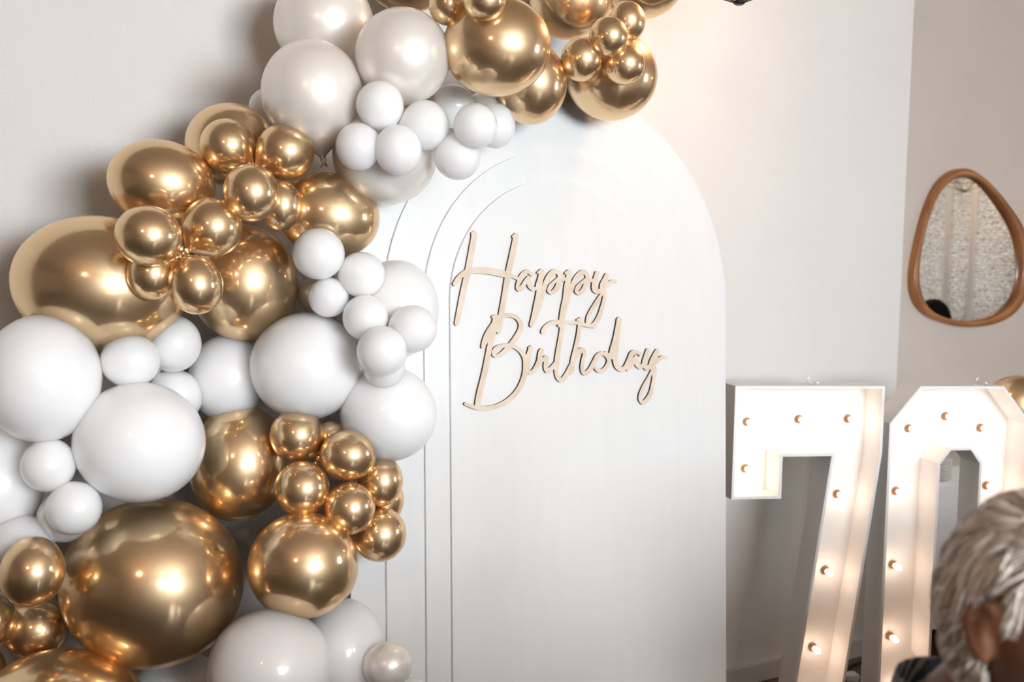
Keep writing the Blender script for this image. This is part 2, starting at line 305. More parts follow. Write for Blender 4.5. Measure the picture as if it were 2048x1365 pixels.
# ------------------------------------------------------------------ script sign
LETTERS = [
('H', [[(-1.5417, 1.6796, 0.0107), (-1.5362, 1.6801, 0.0162)], [(-1.5362, 1.6794, 0.0167), (-1.5566, 1.5811, 0.018), (-1.5742, 1.5129, 0.0166), (-1.592, 1.4359, 0.0146)], [(-1.4126, 1.6767, 0.011), (-1.4048, 1.6793, 0.0175)], [(-1.4048, 1.6777, 0.0175), (-1.4177, 1.6244, 0.0185), (-1.4305, 1.5747, 0.0184), (-1.4444, 1.5072, 0.0165), (-1.4564, 1.4489, 0.0169), (-1.4621, 1.4132, 0.0155)], [(-1.5981, 1.5421, 0.0118), (-1.587, 1.5569, 0.0137), (-1.5697, 1.5709, 0.0142), (-1.5499, 1.579, 0.0147), (-1.5175, 1.5808, 0.0186), (-1.4873, 1.5791, 0.0192), (-1.4567, 1.5737, 0.0193), (-1.431, 1.569, 0.017), (-1.4155, 1.5655, 0.0102), (-1.3973, 1.5583, 0.0098)]]),
('a', [[(-1.3546, 1.5711, 0.0092), (-1.3681, 1.5801, 0.0121), (-1.3862, 1.5698, 0.0133), (-1.397, 1.5511, 0.0125), (-1.4016, 1.5356, 0.0116), (-1.3954, 1.5295, 0.0125), (-1.3846, 1.5374, 0.015), (-1.3746, 1.553, 0.0117), (-1.3682, 1.5623, 0.0084), (-1.3637, 1.5655, 0.0067)], [(-1.3637, 1.5624, 0.0101), (-1.3644, 1.5516, 0.0126), (-1.3621, 1.5407, 0.0142), (-1.3522, 1.5315, 0.0111), (-1.3413, 1.5324, 0.0101)]]),
('p', [[(-1.3355, 1.5772, 0.0057), (-1.3236, 1.5826, 0.0118)], [(-1.3223, 1.581, 0.0169), (-1.3256, 1.5615, 0.0177), (-1.3312, 1.5396, 0.0219), (-1.3258, 1.5225, 0.0287), (-1.3358, 1.4865, 0.0253), (-1.3454, 1.4585, 0.0198), (-1.3564, 1.4298, 0.0141)], [(-1.3157, 1.5304, 0.0152), (-1.3082, 1.5492, 0.0161), (-1.2951, 1.5698, 0.017), (-1.2802, 1.5811, 0.0156), (-1.2672, 1.5806, 0.0145), (-1.2607, 1.5673, 0.0145), (-1.2646, 1.5483, 0.0162), (-1.2731, 1.5324, 0.015), (-1.288, 1.5216, 0.0115), (-1.2995, 1.5266, 0.0098), (-1.2939, 1.5393, 0.0112), (-1.2804, 1.5512, 0.0099), (-1.2673, 1.5609, 0.0102)], [(-1.2598, 1.5607, 0.0106), (-1.2372, 1.5602, 0.0103)]]),
('p', [[(-1.2428, 1.5771, 0.0058), (-1.2305, 1.5829, 0.012)], [(-1.2284, 1.5797, 0.0171), (-1.2316, 1.5614, 0.018), (-1.2355, 1.5376, 0.0214), (-1.2376, 1.5059, 0.0257), (-1.2459, 1.4821, 0.0216), (-1.252, 1.4583, 0.0191), (-1.254, 1.4409, 0.0197)], [(-1.2223, 1.5298, 0.0155), (-1.2127, 1.5506, 0.0163), (-1.2001, 1.5683, 0.0172), (-1.1857, 1.5801, 0.0155), (-1.1732, 1.5813, 0.0142), (-1.1649, 1.5689, 0.0139), (-1.1681, 1.5512, 0.017), (-1.1773, 1.5335, 0.0152), (-1.1928, 1.521, 0.0117), (-1.2052, 1.526, 0.01), (-1.199, 1.5388, 0.0114), (-1.1849, 1.551, 0.01), (-1.1733, 1.5592, 0.0104)], [(-1.1646, 1.559, 0.0108), (-1.1432, 1.558, 0.0104)]]),
('y', [[(-1.131, 1.5792, 0.0153), (-1.1364, 1.5629, 0.016), (-1.1417, 1.5468, 0.0165), (-1.141, 1.5331, 0.0165), (-1.1317, 1.5256, 0.0133), (-1.116, 1.5293, 0.014)], [(-1.0964, 1.5741, 0.0147), (-1.103, 1.557, 0.0219), (-1.1096, 1.5423, 0.0245), (-1.1081, 1.5278, 0.0228), (-1.1042, 1.5164, 0.0149), (-1.1063, 1.5018, 0.0126), (-1.1133, 1.4791, 0.014), (-1.1223, 1.4565, 0.0149), (-1.1332, 1.4387, 0.0157), (-1.144, 1.4291, 0.0139), (-1.1557, 1.4276, 0.0104), (-1.1664, 1.4325, 0.0097), (-1.1633, 1.4517, 0.0115), (-1.1486, 1.4742, 0.0129), (-1.1289, 1.5001, 0.0126), (-1.116, 1.518, 0.0087)], [(-1.1828, 1.4302, 0.0087), (-1.1635, 1.4268, 0.0115), (-1.1401, 1.4239, 0.0112)], [(-1.1001, 1.5424, 0.0167), (-1.0882, 1.5507, 0.0123), (-1.0762, 1.5571, 0.0097), (-1.0642, 1.5564, 0.0085)]]),
('B', [[(-1.4815, 1.4529, 0.0078), (-1.4718, 1.4537, 0.0115)], [(-1.4706, 1.4501, 0.0184), (-1.4786, 1.4213, 0.0207), (-1.4882, 1.3831, 0.017), (-1.4956, 1.3535, 0.0165), (-1.5044, 1.3134, 0.0174), (-1.5131, 1.2818, 0.0169), (-1.5254, 1.2399, 0.0169), (-1.5314, 1.2116, 0.016)], [(-1.4817, 1.4299, 0.0138), (-1.4952, 1.4066, 0.0202), (-1.5062, 1.3855, 0.0183), (-1.5136, 1.3713, 0.0105)], [(-1.5679, 1.2161, 0.0091), (-1.5495, 1.2089, 0.0105), (-1.5329, 1.2039, 0.0114), (-1.5041, 1.2019, 0.0115), (-1.4725, 1.2046, 0.0127), (-1.443, 1.215, 0.0139), (-1.4156, 1.2332, 0.0149), (-1.3955, 1.2562, 0.0154), (-1.3814, 1.2861, 0.0155), (-1.3762, 1.3141, 0.0178), (-1.3798, 1.3381, 0.015), (-1.3922, 1.3557, 0.0126), (-1.4096, 1.3673, 0.0107), (-1.427, 1.3725, 0.0116), (-1.4517, 1.3719, 0.0106), (-1.4713, 1.3658, 0.0115), (-1.4811, 1.3532, 0.0101), (-1.4734, 1.3445, 0.0092), (-1.4543, 1.3494, 0.0134), (-1.432, 1.3672, 0.0158), (-1.4157, 1.3842, 0.0163), (-1.3994, 1.4055, 0.0163), (-1.3912, 1.4271, 0.0149), (-1.3991, 1.4455, 0.0135), (-1.4164, 1.4557, 0.0126), (-1.4412, 1.457, 0.0111), (-1.4608, 1.4522, 0.0115)]]),
('i', [[(-1.366, 1.3649, 0.0054), (-1.3592, 1.3656, 0.0125)], [(-1.3586, 1.3639, 0.0147), (-1.3661, 1.3467, 0.0161), (-1.372, 1.3269, 0.0214), (-1.375, 1.3071, 0.0197), (-1.3645, 1.2956, 0.0118), (-1.351, 1.299, 0.0136), (-1.3382, 1.3152, 0.0147), (-1.3313, 1.3309, 0.0153), (-1.3272, 1.3492, 0.0166), (-1.3242, 1.3558, 0.0155)]]),
('r', [[(-1.3313, 1.3309, 0.0126), (-1.3156, 1.3305, 0.0126)], [(-1.3136, 1.338, 0.0072), (-1.3067, 1.3353, 0.0137), (-1.3082, 1.322, 0.0155), (-1.3102, 1.3086, 0.0145), (-1.305, 1.2984, 0.0137), (-1.2931, 1.3031, 0.0149), (-1.2821, 1.3129, 0.0138), (-1.2731, 1.3227, 0.0127)]]),
('t', [[(-1.2534, 1.4354, 0.0201), (-1.2551, 1.4135, 0.0149), (-1.2618, 1.3798, 0.0153), (-1.2696, 1.3412, 0.0164), (-1.2732, 1.3126, 0.0164), (-1.2739, 1.2908, 0.0127), (-1.2675, 1.2754, 0.0131), (-1.2545, 1.2712, 0.0139), (-1.2383, 1.2863, 0.0161), (-1.224, 1.3079, 0.0165)], [(-1.319, 1.4099, 0.013), (-1.313, 1.4207, 0.0123), (-1.2992, 1.4303, 0.0123), (-1.2813, 1.4361, 0.0127), (-1.2574, 1.4368, 0.0146), (-1.2332, 1.4362, 0.0099), (-1.2028, 1.4343, 0.0099), (-1.1803, 1.4307, 0.0129)], [(-1.2654, 1.4267, 0.0076), (-1.2554, 1.427, 0.0109)]]),
('h', [[(-1.2017, 1.4428, 0.0059), (-1.1905, 1.4462, 0.0111)], [(-1.1888, 1.4444, 0.014), (-1.1926, 1.4283, 0.014), (-1.1958, 1.4095, 0.0133), (-1.2021, 1.3806, 0.014), (-1.2094, 1.3535, 0.0151), (-1.2167, 1.3264, 0.0169), (-1.2204, 1.3027, 0.0165), (-1.2231, 1.2909, 0.0114)], [(-1.2096, 1.3313, 0.011), (-1.1972, 1.349, 0.0166), (-1.1839, 1.3555, 0.0148), (-1.1767, 1.3443, 0.0129), (-1.1814, 1.3273, 0.0129), (-1.1852, 1.3085, 0.0129), (-1.1822, 1.2913, 0.0133), (-1.1709, 1.2876, 0.0141), (-1.1563, 1.2991, 0.0148), (-1.1437, 1.3177, 0.0145), (-1.1311, 1.3347, 0.013)]]),
('o', [[(-1.1437, 1.3177, 0.013), (-1.1332, 1.3356, 0.0127), (-1.1164, 1.3438, 0.012), (-1.0995, 1.3383, 0.0131), (-1.0916, 1.3233, 0.0113), (-1.0966, 1.307, 0.0131), (-1.1104, 1.2943, 0.0127), (-1.1272, 1.2931, 0.0112), (-1.1392, 1.3038, 0.0108), (-1.1427, 1.3177, 0.013)]]),
('d', [[(-1.0525, 1.4429, 0.0173), (-1.0572, 1.4154, 0.0198), (-1.0644, 1.3811, 0.0237), (-1.0743, 1.3539, 0.0237), (-1.0814, 1.3357, 0.0197)], [(-1.0645, 1.3583, 0.0223), (-1.0674, 1.3354, 0.0198), (-1.0661, 1.3171, 0.0178), (-1.0592, 1.3027, 0.0163), (-1.0437, 1.2946, 0.0149), (-1.0267, 1.3022, 0.0154)], [(-1.1023, 1.3453, 0.0108), (-1.0857, 1.3313, 0.0148)]]),
('a', [[(-1.0295, 1.3011, 0.0149), (-1.0152, 1.3227, 0.0175), (-1.0059, 1.341, 0.0165), (-0.9921, 1.3465, 0.012), (-0.9777, 1.3408, 0.011), (-0.9754, 1.3345, 0.0065)], [(-1.021, 1.2928, 0.009), (-1.0066, 1.3109, 0.019), (-0.9922, 1.3291, 0.0115)], [(-0.9893, 1.3279, 0.0165), (-0.9865, 1.3127, 0.02), (-0.975, 1.2996, 0.0136), (-0.962, 1.3062, 0.0151)]]),
('y', [[(-0.9457, 1.349, 0.0146), (-0.9531, 1.3282, 0.0176), (-0.9582, 1.3096, 0.0181), (-0.9489, 1.2954, 0.0151), (-0.9328, 1.3043, 0.0177)], [(-0.9099, 1.3448, 0.0178), (-0.9194, 1.3274, 0.0233), (-0.9298, 1.3066, 0.0233), (-0.9211, 1.2876, 0.0187), (-0.9221, 1.2712, 0.0132), (-0.9263, 1.2478, 0.0137), (-0.9347, 1.22, 0.0152), (-0.9494, 1.1996, 0.0161), (-0.9654, 1.1921, 0.0126), (-0.9764, 1.2031, 0.0105), (-0.9726, 1.2204, 0.0121), (-0.9579, 1.2443, 0.0136), (-0.9417, 1.2671, 0.0116), (-0.9299, 1.2855, 0.0116)], [(-0.9195, 1.311, 0.0152), (-0.9047, 1.32, 0.0127), (-0.8898, 1.3267, 0.0112), (-0.8755, 1.3273, 0.0082)]])
]
SIGN_Z0, SIGN_T = 0.028, 0.0065
sign = empty('script_sign', frame(US, UP, NN, P0 + NS*0.45 + US*(-1.25) + UP*1.50 + NN*SIGN_Z0), 'pale plywood cut-out script sign reading Happy Birthday on the white arch', 'sign')
RIB = [0]
def ribbon(bm, pts):
    P = catmull(pts, 9); n = len(P); Lr, Rr = [], []; RIB[0] += 1; lift = (RIB[0] % 13) * .00009
    for i in range(n):
        a, b = P[max(i-1, 0)], P[min(i+1, n-1)]
        dx, dy = b[0]-a[0], b[1]-a[1]; L = math.hypot(dx, dy) or 1e-9
        nx, ny = -dy/L, dx/L; h = max(P[i][2], .003) * 0.5
        Lr.append((P[i][0]+nx*h, P[i][1]+ny*h)); Rr.append((P[i][0]-nx*h, P[i][1]-ny*h))
    def cap(i, j):
        c = P[i]; a, b = P[i], P[j]; ang = math.atan2(a[1]-b[1], a[0]-b[0]); h = max(c[2], .003)*0.5
        return [(c[0]+h*math.cos(ang+PI/2-PI*k/8), c[1]+h*math.sin(ang+PI/2-PI*k/8)) for k in range(1, 8)]
    z0, z1 = 0.0, SIGN_T
    def V(p, z): return bm.verts.new((p[0], p[1], z))
    zz = [z1 + lift + .00008*i/n for i in range(n)]
    LT, RT = [V(p, z) for p, z in zip(Lr, zz)], [V(p, z) for p, z in zip(Rr, zz)]; LB, RB = [V(p, z0) for p in Lr], [V(p, z0) for p in Rr]
    for i in range(n-1):
        bm.faces.new((LT[i], RT[i], RT[i+1], LT[i+1])); 
        f = bm.faces.new((LB[i+1], LB[i], LT[i], LT[i+1])); f.material_index = 1
        f = bm.faces.new((RB[i], RB[i+1], RT[i+1], RT[i])); f.material_index = 1
        f = bm.faces.new((LB[i], LB[i+1], RB[i+1], RB[i])); f.material_index = 1
    for (i, j, a, b, ab, bb) in ((n-1, n-2, LT[-1], RT[-1], LB[-1], RB[-1]), (0, 1, RT[0], LT[0], RB[0], LB[0])):
        c = cap(i, j); ct = [V(p, zz[i]) for p in c]; cb = [V(p, z0) for p in c]
        bm.faces.new([b] + [a] + ct); f = bm.faces.new(([bb] + [ab] + cb)[::-1]); f.material_index = 1
        ring_t = [a] + ct + [b]; ring_b = [ab] + cb + [bb]
        for k in range(len(ring_t)-1):
            f = bm.faces.new((ring_b[k+1], ring_b[k], ring_t[k], ring_t[k+1])); f.material_index = 1
for ch, strokes in LETTERS:
    bm = bmesh.new()
    for st in strokes: ribbon(bm, [(x+1.25, y-1.50, w_) for x, y, w_ in st])
    o = obj('letter', bm, [M_ply, M_burn]); o.parent = sign

# ------------------------------------------------------------------ balloons: key, kind, centre, half sizes, right axis, up axis, neck direction (own frame)
BALLOONS = [
('P1', 'P', [-0.5054, 2.6452, 2.2096], [0.129, 0.1251, 0.1261], [0.9831, 0.1723, 0.0625], [-0.0201, -0.2379, 0.9711], [-0.1, -0.05, -0.994]),
('G0', 'G', [-0.3043, 2.7693, 2.4037], [0.1373, 0.1267, 0.1293], [0.9943, 0.0943, 0.049], [-0.0197, -0.2895, 0.957], [0.034, -0.18, -0.983]),
('P5', 'W', [-0.6448, 2.6299, 1.9889], [0.0505, 0.0506, 0.0505], [0.9717, 0.229, 0.0577], [-0.0204, -0.162, 0.9866], [-0.155, -0.092, -0.984]),
('P4', 'P', [-0.3238, 2.4986, 1.8591], [0.1287, 0.1239, 0.1251], [0.9916, 0.1241, 0.0353], [-0.0206, -0.1171, 0.9929], [-0.078, -0.021, -0.997]),
('P6', 'P', [-0.0906, 2.7165, 2.0013], [0.0536, 0.0549, 0.0539], [0.9992, 0.0293, 0.0253], [-0.0204, -0.1574, 0.9873], [0.135, 0.052, -0.989]),
('g1', 'G', [-0.713, 2.5272, 1.8792], [0.1108, 0.1031, 0.105], [0.9629, 0.2645, 0.0539], [-0.0206, -0.1268, 0.9917], [-0.102, 0.134, -0.986]),
('P2', 'P', [-0.4946, 2.4506, 1.9959], [0.1221, 0.129, 0.1238], [0.9807, 0.1881, 0.0537], [-0.0205, -0.1745, 0.9844], [0.123, -0.988, 0.096]),
('P3', 'P', [-0.2788, 2.4658, 2.0928], [0.1157, 0.1154, 0.1155], [0.9938, 0.1031, 0.0426], [-0.0202, -0.209, 0.9777], [0.017, 0.051, -0.999]),
('Ge', 'G', [0.3868, 3.1795, 2.5028], [0.1296, 0.1257, 0.1267], [0.9931, -0.1166, -0.0136], [-0.0196, -0.2787, 0.9602], [-0.166, 0.02, -0.986]),
('Gd', 'G', [0.2642, 2.8569, 2.1338], [0.1287, 0.1237, 0.1249], [0.9957, -0.0924, 0.0025], [-0.0202, -0.1913, 0.9813], [-0.071, 0.184, -0.98]),
('Gc', 'G', [0.0363, 2.7044, 2.0783], [0.0959, 0.107, 0.0986], [0.9997, -0.0167, 0.0175], [-0.0203, -0.184, 0.9827], [-0.009, 0.118, -0.993]),
('Gb', 'G', [0.1543, 3.0415, 2.3981], [0.1249, 0.1225, 0.1231], [0.9986, -0.0523, 0.0063], [-0.0198, -0.2612, 0.9651], [0.072, -0.063, -0.995]),
('Ga', 'G', [-0.0515, 2.4744, 2.1232], [0.1312, 0.1189, 0.1219], [0.9996, 0.0154, 0.024], [-0.0201, -0.2179, 0.9758], [0.111, 0.168, -0.98]),
('sC', 'G', [0.1681, 2.6867, 2.1415], [0.0554, 0.0572, 0.0558], [0.9979, -0.0639, 0.0071], [-0.0202, -0.2067, 0.9782], [0.494, 0.138, -0.858]),
('sD', 'G', [0.2838, 2.7032, 2.1343], [0.0542, 0.0538, 0.0539], [0.9946, -0.1041, -0.001], [-0.0202, -0.2022, 0.9791], [-0.498, 0.294, -0.816]),
('sB', 'G', [0.2956, 2.795, 2.2682], [0.0518, 0.0562, 0.0529], [0.9946, -0.1038, -0.0053], [-0.0199, -0.2402, 0.9705], [-0.572, -0.752, 0.329]),
('sA', 'G', [0.2355, 2.6611, 2.1967], [0.0507, 0.0513, 0.0509], [0.9961, -0.0881, -0.0001], [-0.02, -0.2274, 0.9736], [-0.066, -0.326, -0.943]),
('s1', 'G', [-0.1716, 2.4472, 2.2126], [0.0455, 0.0478, 0.0461], [0.9975, 0.0604, 0.0364], [-0.0199, -0.2551, 0.9667], [0.162, -0.13, -0.978]),
('s2', 'G', [-0.0798, 2.3516, 2.2005], [0.0495, 0.0469, 0.0475], [0.9993, 0.0265, 0.0276], [-0.0198, -0.2594, 0.9656], [-0.095, -0.048, -0.994]),
('w3', 'W', [-0.1664, 2.6591, 2.0074], [0.0563, 0.0575, 0.0566], [0.9979, 0.0575, 0.0302], [-0.0204, -0.1634, 0.9863], [0.274, -0.785, 0.557]),
('w2', 'W', [-0.2171, 2.4011, 1.9191], [0.0579, 0.0591, 0.0582], [0.9958, 0.0852, 0.0332], [-0.0205, -0.1455, 0.9891], [-0.991, -0.095, 0.096]),
('w6', 'W', [-0.3681, 2.3539, 1.8595], [0.0518, 0.056, 0.0528], [0.988, 0.1496, 0.0394], [-0.0206, -0.1251, 0.9919], [0.849, 0.431, -0.306]),
('w5', 'W', [-0.0561, 2.6393, 1.9562], [0.0534, 0.0586, 0.0547], [0.9996, 0.0178, 0.0233], [-0.0205, -0.1451, 0.9892], [-0.972, -0.173, 0.162]),
('w8', 'W', [-0.1396, 2.4159, 1.8496], [0.0561, 0.0564, 0.0562], [0.9981, 0.0545, 0.0271], [-0.0206, -0.116, 0.993], [0.06, 0.269, -0.961]),
('w1', 'W', [-0.322, 2.3828, 1.9607], [0.056, 0.0572, 0.0563], [0.991, 0.127, 0.0417], [-0.0204, -0.1643, 0.9862], [0.378, -0.917, 0.126]),
('w4', 'W', [-0.096, 2.369, 1.9157], [0.0515, 0.0526, 0.0517], [0.999, 0.0367, 0.0261], [-0.0205, -0.1451, 0.9892], [-0.13, -0.062, -0.99]),
('w7', 'W', [-0.2745, 2.351, 1.8542], [0.0555, 0.0583, 0.0562], [0.9931, 0.1118, 0.0344], [-0.0206, -0.1222, 0.9923], [-0.267, 0.697, -0.666]),
('g13', 'G', [-0.4595, 2.4903, 1.707], [0.1253, 0.1068, 0.1112], [0.9662, 0.1875, -0.1772], [0.1841, -0.02, 0.9827], [0.036, 0.015, -0.999]),
('g12', 'G', [-0.9476, 2.3044, 1.5269], [0.1913, 0.1583, 0.1662], [0.9195, 0.3731, -0.1238], [0.108, 0.0629, 0.9922], [-0.055, 0.028, -0.998]),
('g2', 'G', [-0.8218, 2.3445, 1.7649], [0.1208, 0.1, 0.105], [0.9278, 0.3375, -0.159], [0.176, -0.02, 0.9842], [0.042, 0.073, -0.996]),
('g11', 'G', [-0.6707, 2.4952, 1.5357], [0.1323, 0.1453, 0.1354], [0.9657, 0.2591, 0.0181], [-0.021, 0.0083, 0.9997], [0.183, 0.168, -0.969]),
('g6', 'G', [-0.5528, 2.38, 1.7209], [0.0496, 0.0598, 0.052], [0.974, 0.2239, 0.0355], [-0.0208, -0.068, 0.9975], [-0.572, 0.748, -0.335]),
('g10', 'G', [-0.7922, 2.1933, 1.5542], [0.0515, 0.0568, 0.0528], [0.9404, 0.3396, 0.0198], [-0.0209, -0.0003, 0.9998], [0.805, 0.508, -0.307]),
('g3', 'G', [-0.6819, 2.3878, 1.8585], [0.0637, 0.065, 0.064], [0.9619, 0.268, 0.0539], [-0.0206, -0.1256, 0.9919], [0.767, -0.61, 0.198]),
('g4', 'G', [-0.5492, 2.4022, 1.8501], [0.0685, 0.0666, 0.0671], [0.975, 0.2173, 0.0466], [-0.0206, -0.1203, 0.9925], [-0.885, -0.463, -0.055]),
('g5', 'G', [-0.6019, 2.2961, 1.7436], [0.0629, 0.0654, 0.0635], [0.9673, 0.2503, 0.0404], [-0.0207, -0.0807, 0.9965], [0.096, 0.483, -0.871]),
('g8', 'G', [-0.6851, 2.2774, 1.6628], [0.0673, 0.0676, 0.0674], [0.9575, 0.2864, 0.0334], [-0.0208, -0.0468, 0.9987], [-0.714, -0.66, 0.232]),
('g7', 'G', [-0.7769, 2.134, 1.6361], [0.0689, 0.0645, 0.0656], [0.9289, 0.3422, -0.1412], [0.1426, 0.0213, 0.9895], [0.651, -0.173, -0.739]),
('g9', 'G', [-0.6967, 2.1958, 1.5332], [0.0585, 0.0657, 0.0603], [0.9278, 0.2979, 0.2244], [-0.2186, -0.0529, 0.9744], [-0.034, 0.777, -0.629]),
('v5', 'W', [-0.2923, 2.5053, 1.4772], [0.1069, 0.1238, 0.111], [0.9931, 0.1163, 0.0168], [-0.0209, 0.0346, 0.9992], [0.069, 0.137, -0.988]),
('V11', 'W', [-0.3042, 2.4764, 1.216], [0.1199, 0.118, 0.1185], [0.9925, 0.1222, 0.0038], [-0.0209, 0.1388, 0.9901], [0.178, 0.034, -0.983]),
('v4', 'P', [-0.4989, 2.5347, 1.5099], [0.0472, 0.0481, 0.0474], [0.981, 0.1934, 0.0167], [-0.0209, 0.0196, 0.9996], [0.669, 0.535, 0.516]),
('v9', 'W', [-0.3078, 2.4055, 1.3402], [0.0503, 0.0519, 0.0507], [0.9918, 0.1277, 0.009], [-0.0209, 0.0924, 0.9955], [-0.234, 0.952, 0.196]),
('L10', 'W', [-0.7122, 2.498, 1.2954], [0.0941, 0.1103, 0.098], [0.962, 0.273, -0.0081], [-0.0209, 0.1033, 0.9944], [0.071, 0.121, -0.99]),
('L9', 'W', [-1.1513, 2.2234, 1.076], [0.0983, 0.1316, 0.106], [0.8926, 0.4446, -0.075], [-0.0206, 0.2063, 0.9783], [0.016, -0.15, -0.989]),
('L11', 'W', [-1.0775, 2.1735, 0.9495], [0.0716, 0.0674, 0.0684], [0.9026, 0.4196, -0.0962], [-0.0204, 0.2649, 0.9641], [0.167, -0.118, -0.979]),
('L5', 'W', [-0.8134, 2.407, 1.2565], [0.0643, 0.0665, 0.0648], [0.948, 0.3176, -0.0191], [-0.0209, 0.1222, 0.9923], [-0.633, 0.71, 0.307]),
('V10', 'W', [-0.5057, 2.4574, 1.3337], [0.1364, 0.133, 0.1339], [0.9796, 0.2012, 0.0021], [-0.0209, 0.0914, 0.9956], [0.112, -0.147, -0.983]),
('v2', 'W', [-0.3656, 2.4124, 1.562], [0.0571, 0.0552, 0.0557], [0.9885, 0.1498, 0.0206], [-0.0209, 0.0002, 0.9998], [-0.518, -0.098, -0.85]),
('v6', 'W', [-0.3495, 2.3759, 1.4603], [0.0541, 0.0547, 0.0542], [0.9892, 0.1461, 0.0144], [-0.0209, 0.0431, 0.9989], [0.454, -0.838, -0.303]),
('v7', 'W', [-0.2374, 2.3764, 1.4364], [0.058, 0.0571, 0.0573], [0.9948, 0.1002, 0.0154], [-0.0209, 0.054, 0.9983], [-0.9, -0.289, -0.328]),
('v3', 'W', [-0.4421, 2.3988, 1.5065], [0.0483, 0.0479, 0.048], [0.9832, 0.1816, 0.0165], [-0.0209, 0.0226, 0.9995], [0.116, 0.369, -0.922]),
('v1', 'W', [-0.4623, 2.3751, 1.6096], [0.0616, 0.0613, 0.0614], [0.9814, 0.1905, 0.0244], [-0.0209, -0.0207, 0.9996], [0.248, -0.436, -0.865]),
('v8', 'W', [-0.3021, 2.3212, 1.3856], [0.0589, 0.0593, 0.059], [0.9915, 0.1298, 0.0109], [-0.0209, 0.0765, 0.9969], [-0.133, 0.339, -0.931]),
('L4', 'W', [-0.7987, 2.3537, 1.3904], [0.0637, 0.0672, 0.0646], [0.9471, 0.321, -0.0023], [-0.0209, 0.069, 0.9974], [-0.45, -0.755, -0.477]),
('L3', 'W', [-0.8585, 2.2441, 1.3583], [0.0642, 0.0608, 0.0616], [0.9344, 0.3561, -0.0111], [-0.0209, 0.0859, 0.9961], [0.376, -0.242, -0.895]),
('L1', 'W', [-1.0209, 2.1669, 1.3233], [0.1212, 0.1402, 0.1258], [0.9059, 0.4227, -0.0249], [-0.0209, 0.1032, 0.9944], [-0.049, 0.129, -0.99]),
('h11', 'G', [-0.4377, 2.4541, 0.8313], [0.0652, 0.0926, 0.0714], [0.9855, 0.167, -0.0286], [-0.0204, 0.2845, 0.9584], [-0.164, -0.111, -0.98]),
('h8', 'G', [-0.3218, 2.5181, 0.99], [0.0544, 0.063, 0.0565], [0.9921, 0.125, -0.0074], [-0.0207, 0.2218, 0.9749], [-0.662, -0.434, 0.611]),
('h9', 'G', [-0.4418, 2.4471, 1.1612], [0.0401, 0.0393, 0.0395], [0.9843, 0.1763, -0.008], [-0.0208, 0.161, 0.9867], [-0.463, -0.85, 0.252]),
('h1', 'G', [-0.6756, 2.4722, 1.0867], [0.1217, 0.1462, 0.1275], [0.9658, 0.2578, -0.0285], [-0.0207, 0.186, 0.9823], [0.078, 0.132, -0.988]),
('b5', 'W', [-0.7984, 2.396, 0.528], [0.1114, 0.0956, 0.0994], [0.9563, 0.2757, -0.0974], [-0.0196, 0.3928, 0.9194], [0.163, 0.207, -0.965]),
('b2', 'W', [-0.4008, 2.3956, 0.6424], [0.1016, 0.1242, 0.1069], [0.9879, 0.1508, -0.0367], [-0.0199, 0.3574, 0.9337], [-0.108, 0.0, -0.994]),
('h12', 'G', [-0.8265, 2.2953, 0.8346], [0.206, 0.1956, 0.1982], [0.9299, 0.2447, -0.2746], [0.1773, 0.3557, 0.9176], [-0.174, -0.095, -0.98]),
('h10', 'G', [-0.4773, 2.2961, 0.8822], [0.1269, 0.1231, 0.124], [0.9806, 0.1925, -0.0359], [-0.0203, 0.2824, 0.9591], [0.033, -0.206, -0.978]),
('L2', 'W', [-0.8309, 2.2256, 1.1767], [0.1421, 0.1351, 0.1368], [0.9325, 0.3159, -0.1748], [0.1101, 0.2121, 0.971], [0.095, 0.207, -0.974]),
('L8', 'P', [-0.9966, 2.2134, 1.0064], [0.0575, 0.0576, 0.0576], [0.9164, 0.3928, -0.0768], [-0.0206, 0.2379, 0.9711], [-0.303, 0.9, 0.312]),
('L6', 'W', [-1.0004, 2.1469, 1.136], [0.0562, 0.0582, 0.0567], [0.9095, 0.4114, -0.0599], [-0.0207, 0.1887, 0.9818], [0.239, -0.647, -0.724]),
('L7', 'W', [-0.9424, 2.1393, 1.0444], [0.0577, 0.0579, 0.0578], [0.9193, 0.387, -0.0719], [-0.0206, 0.2299, 0.973], [-0.391, 0.38, -0.838]),
('h6', 'G', [-0.3188, 2.4418, 1.0538], [0.0563, 0.0636, 0.0581], [0.9917, 0.1282, -0.0057], [-0.0207, 0.2041, 0.9787], [-0.204, -0.667, -0.717]),
('h7', 'G', [-0.3176, 2.4355, 0.9225], [0.0662, 0.068, 0.0666], [0.9919, 0.1261, -0.0121], [-0.0205, 0.2542, 0.9669], [-0.244, 0.83, -0.502]),
('h2', 'G', [-0.517, 2.4007, 1.1709], [0.0639, 0.0651, 0.0642], [0.978, 0.2083, -0.013], [-0.0208, 0.1595, 0.987], [0.739, -0.634, -0.227]),
('h4', 'G', [-0.4897, 2.3381, 1.0538], [0.0649, 0.0656, 0.0651], [0.9795, 0.2, -0.0225], [-0.0207, 0.2113, 0.9772], [0.378, 0.733, -0.566]),
('h3', 'G', [-0.3885, 2.3804, 1.1284], [0.0676, 0.0621, 0.0635], [0.9872, 0.1595, -0.0082], [-0.0208, 0.179, 0.9836], [-0.762, -0.015, -0.647]),
('h5', 'G', [-0.3784, 2.348, 1.0071], [0.0611, 0.0622, 0.0614], [0.9877, 0.1553, -0.0157], [-0.0206, 0.2298, 0.973], [0.389, 0.017, -0.921]),
('b4', 'W', [-0.2378, 2.5563, 0.4728], [0.0366, 0.0347, 0.0351], [0.9962, 0.0861, -0.0153], [-0.0198, 0.3927, 0.9194], [0.153, -0.031, -0.988]),
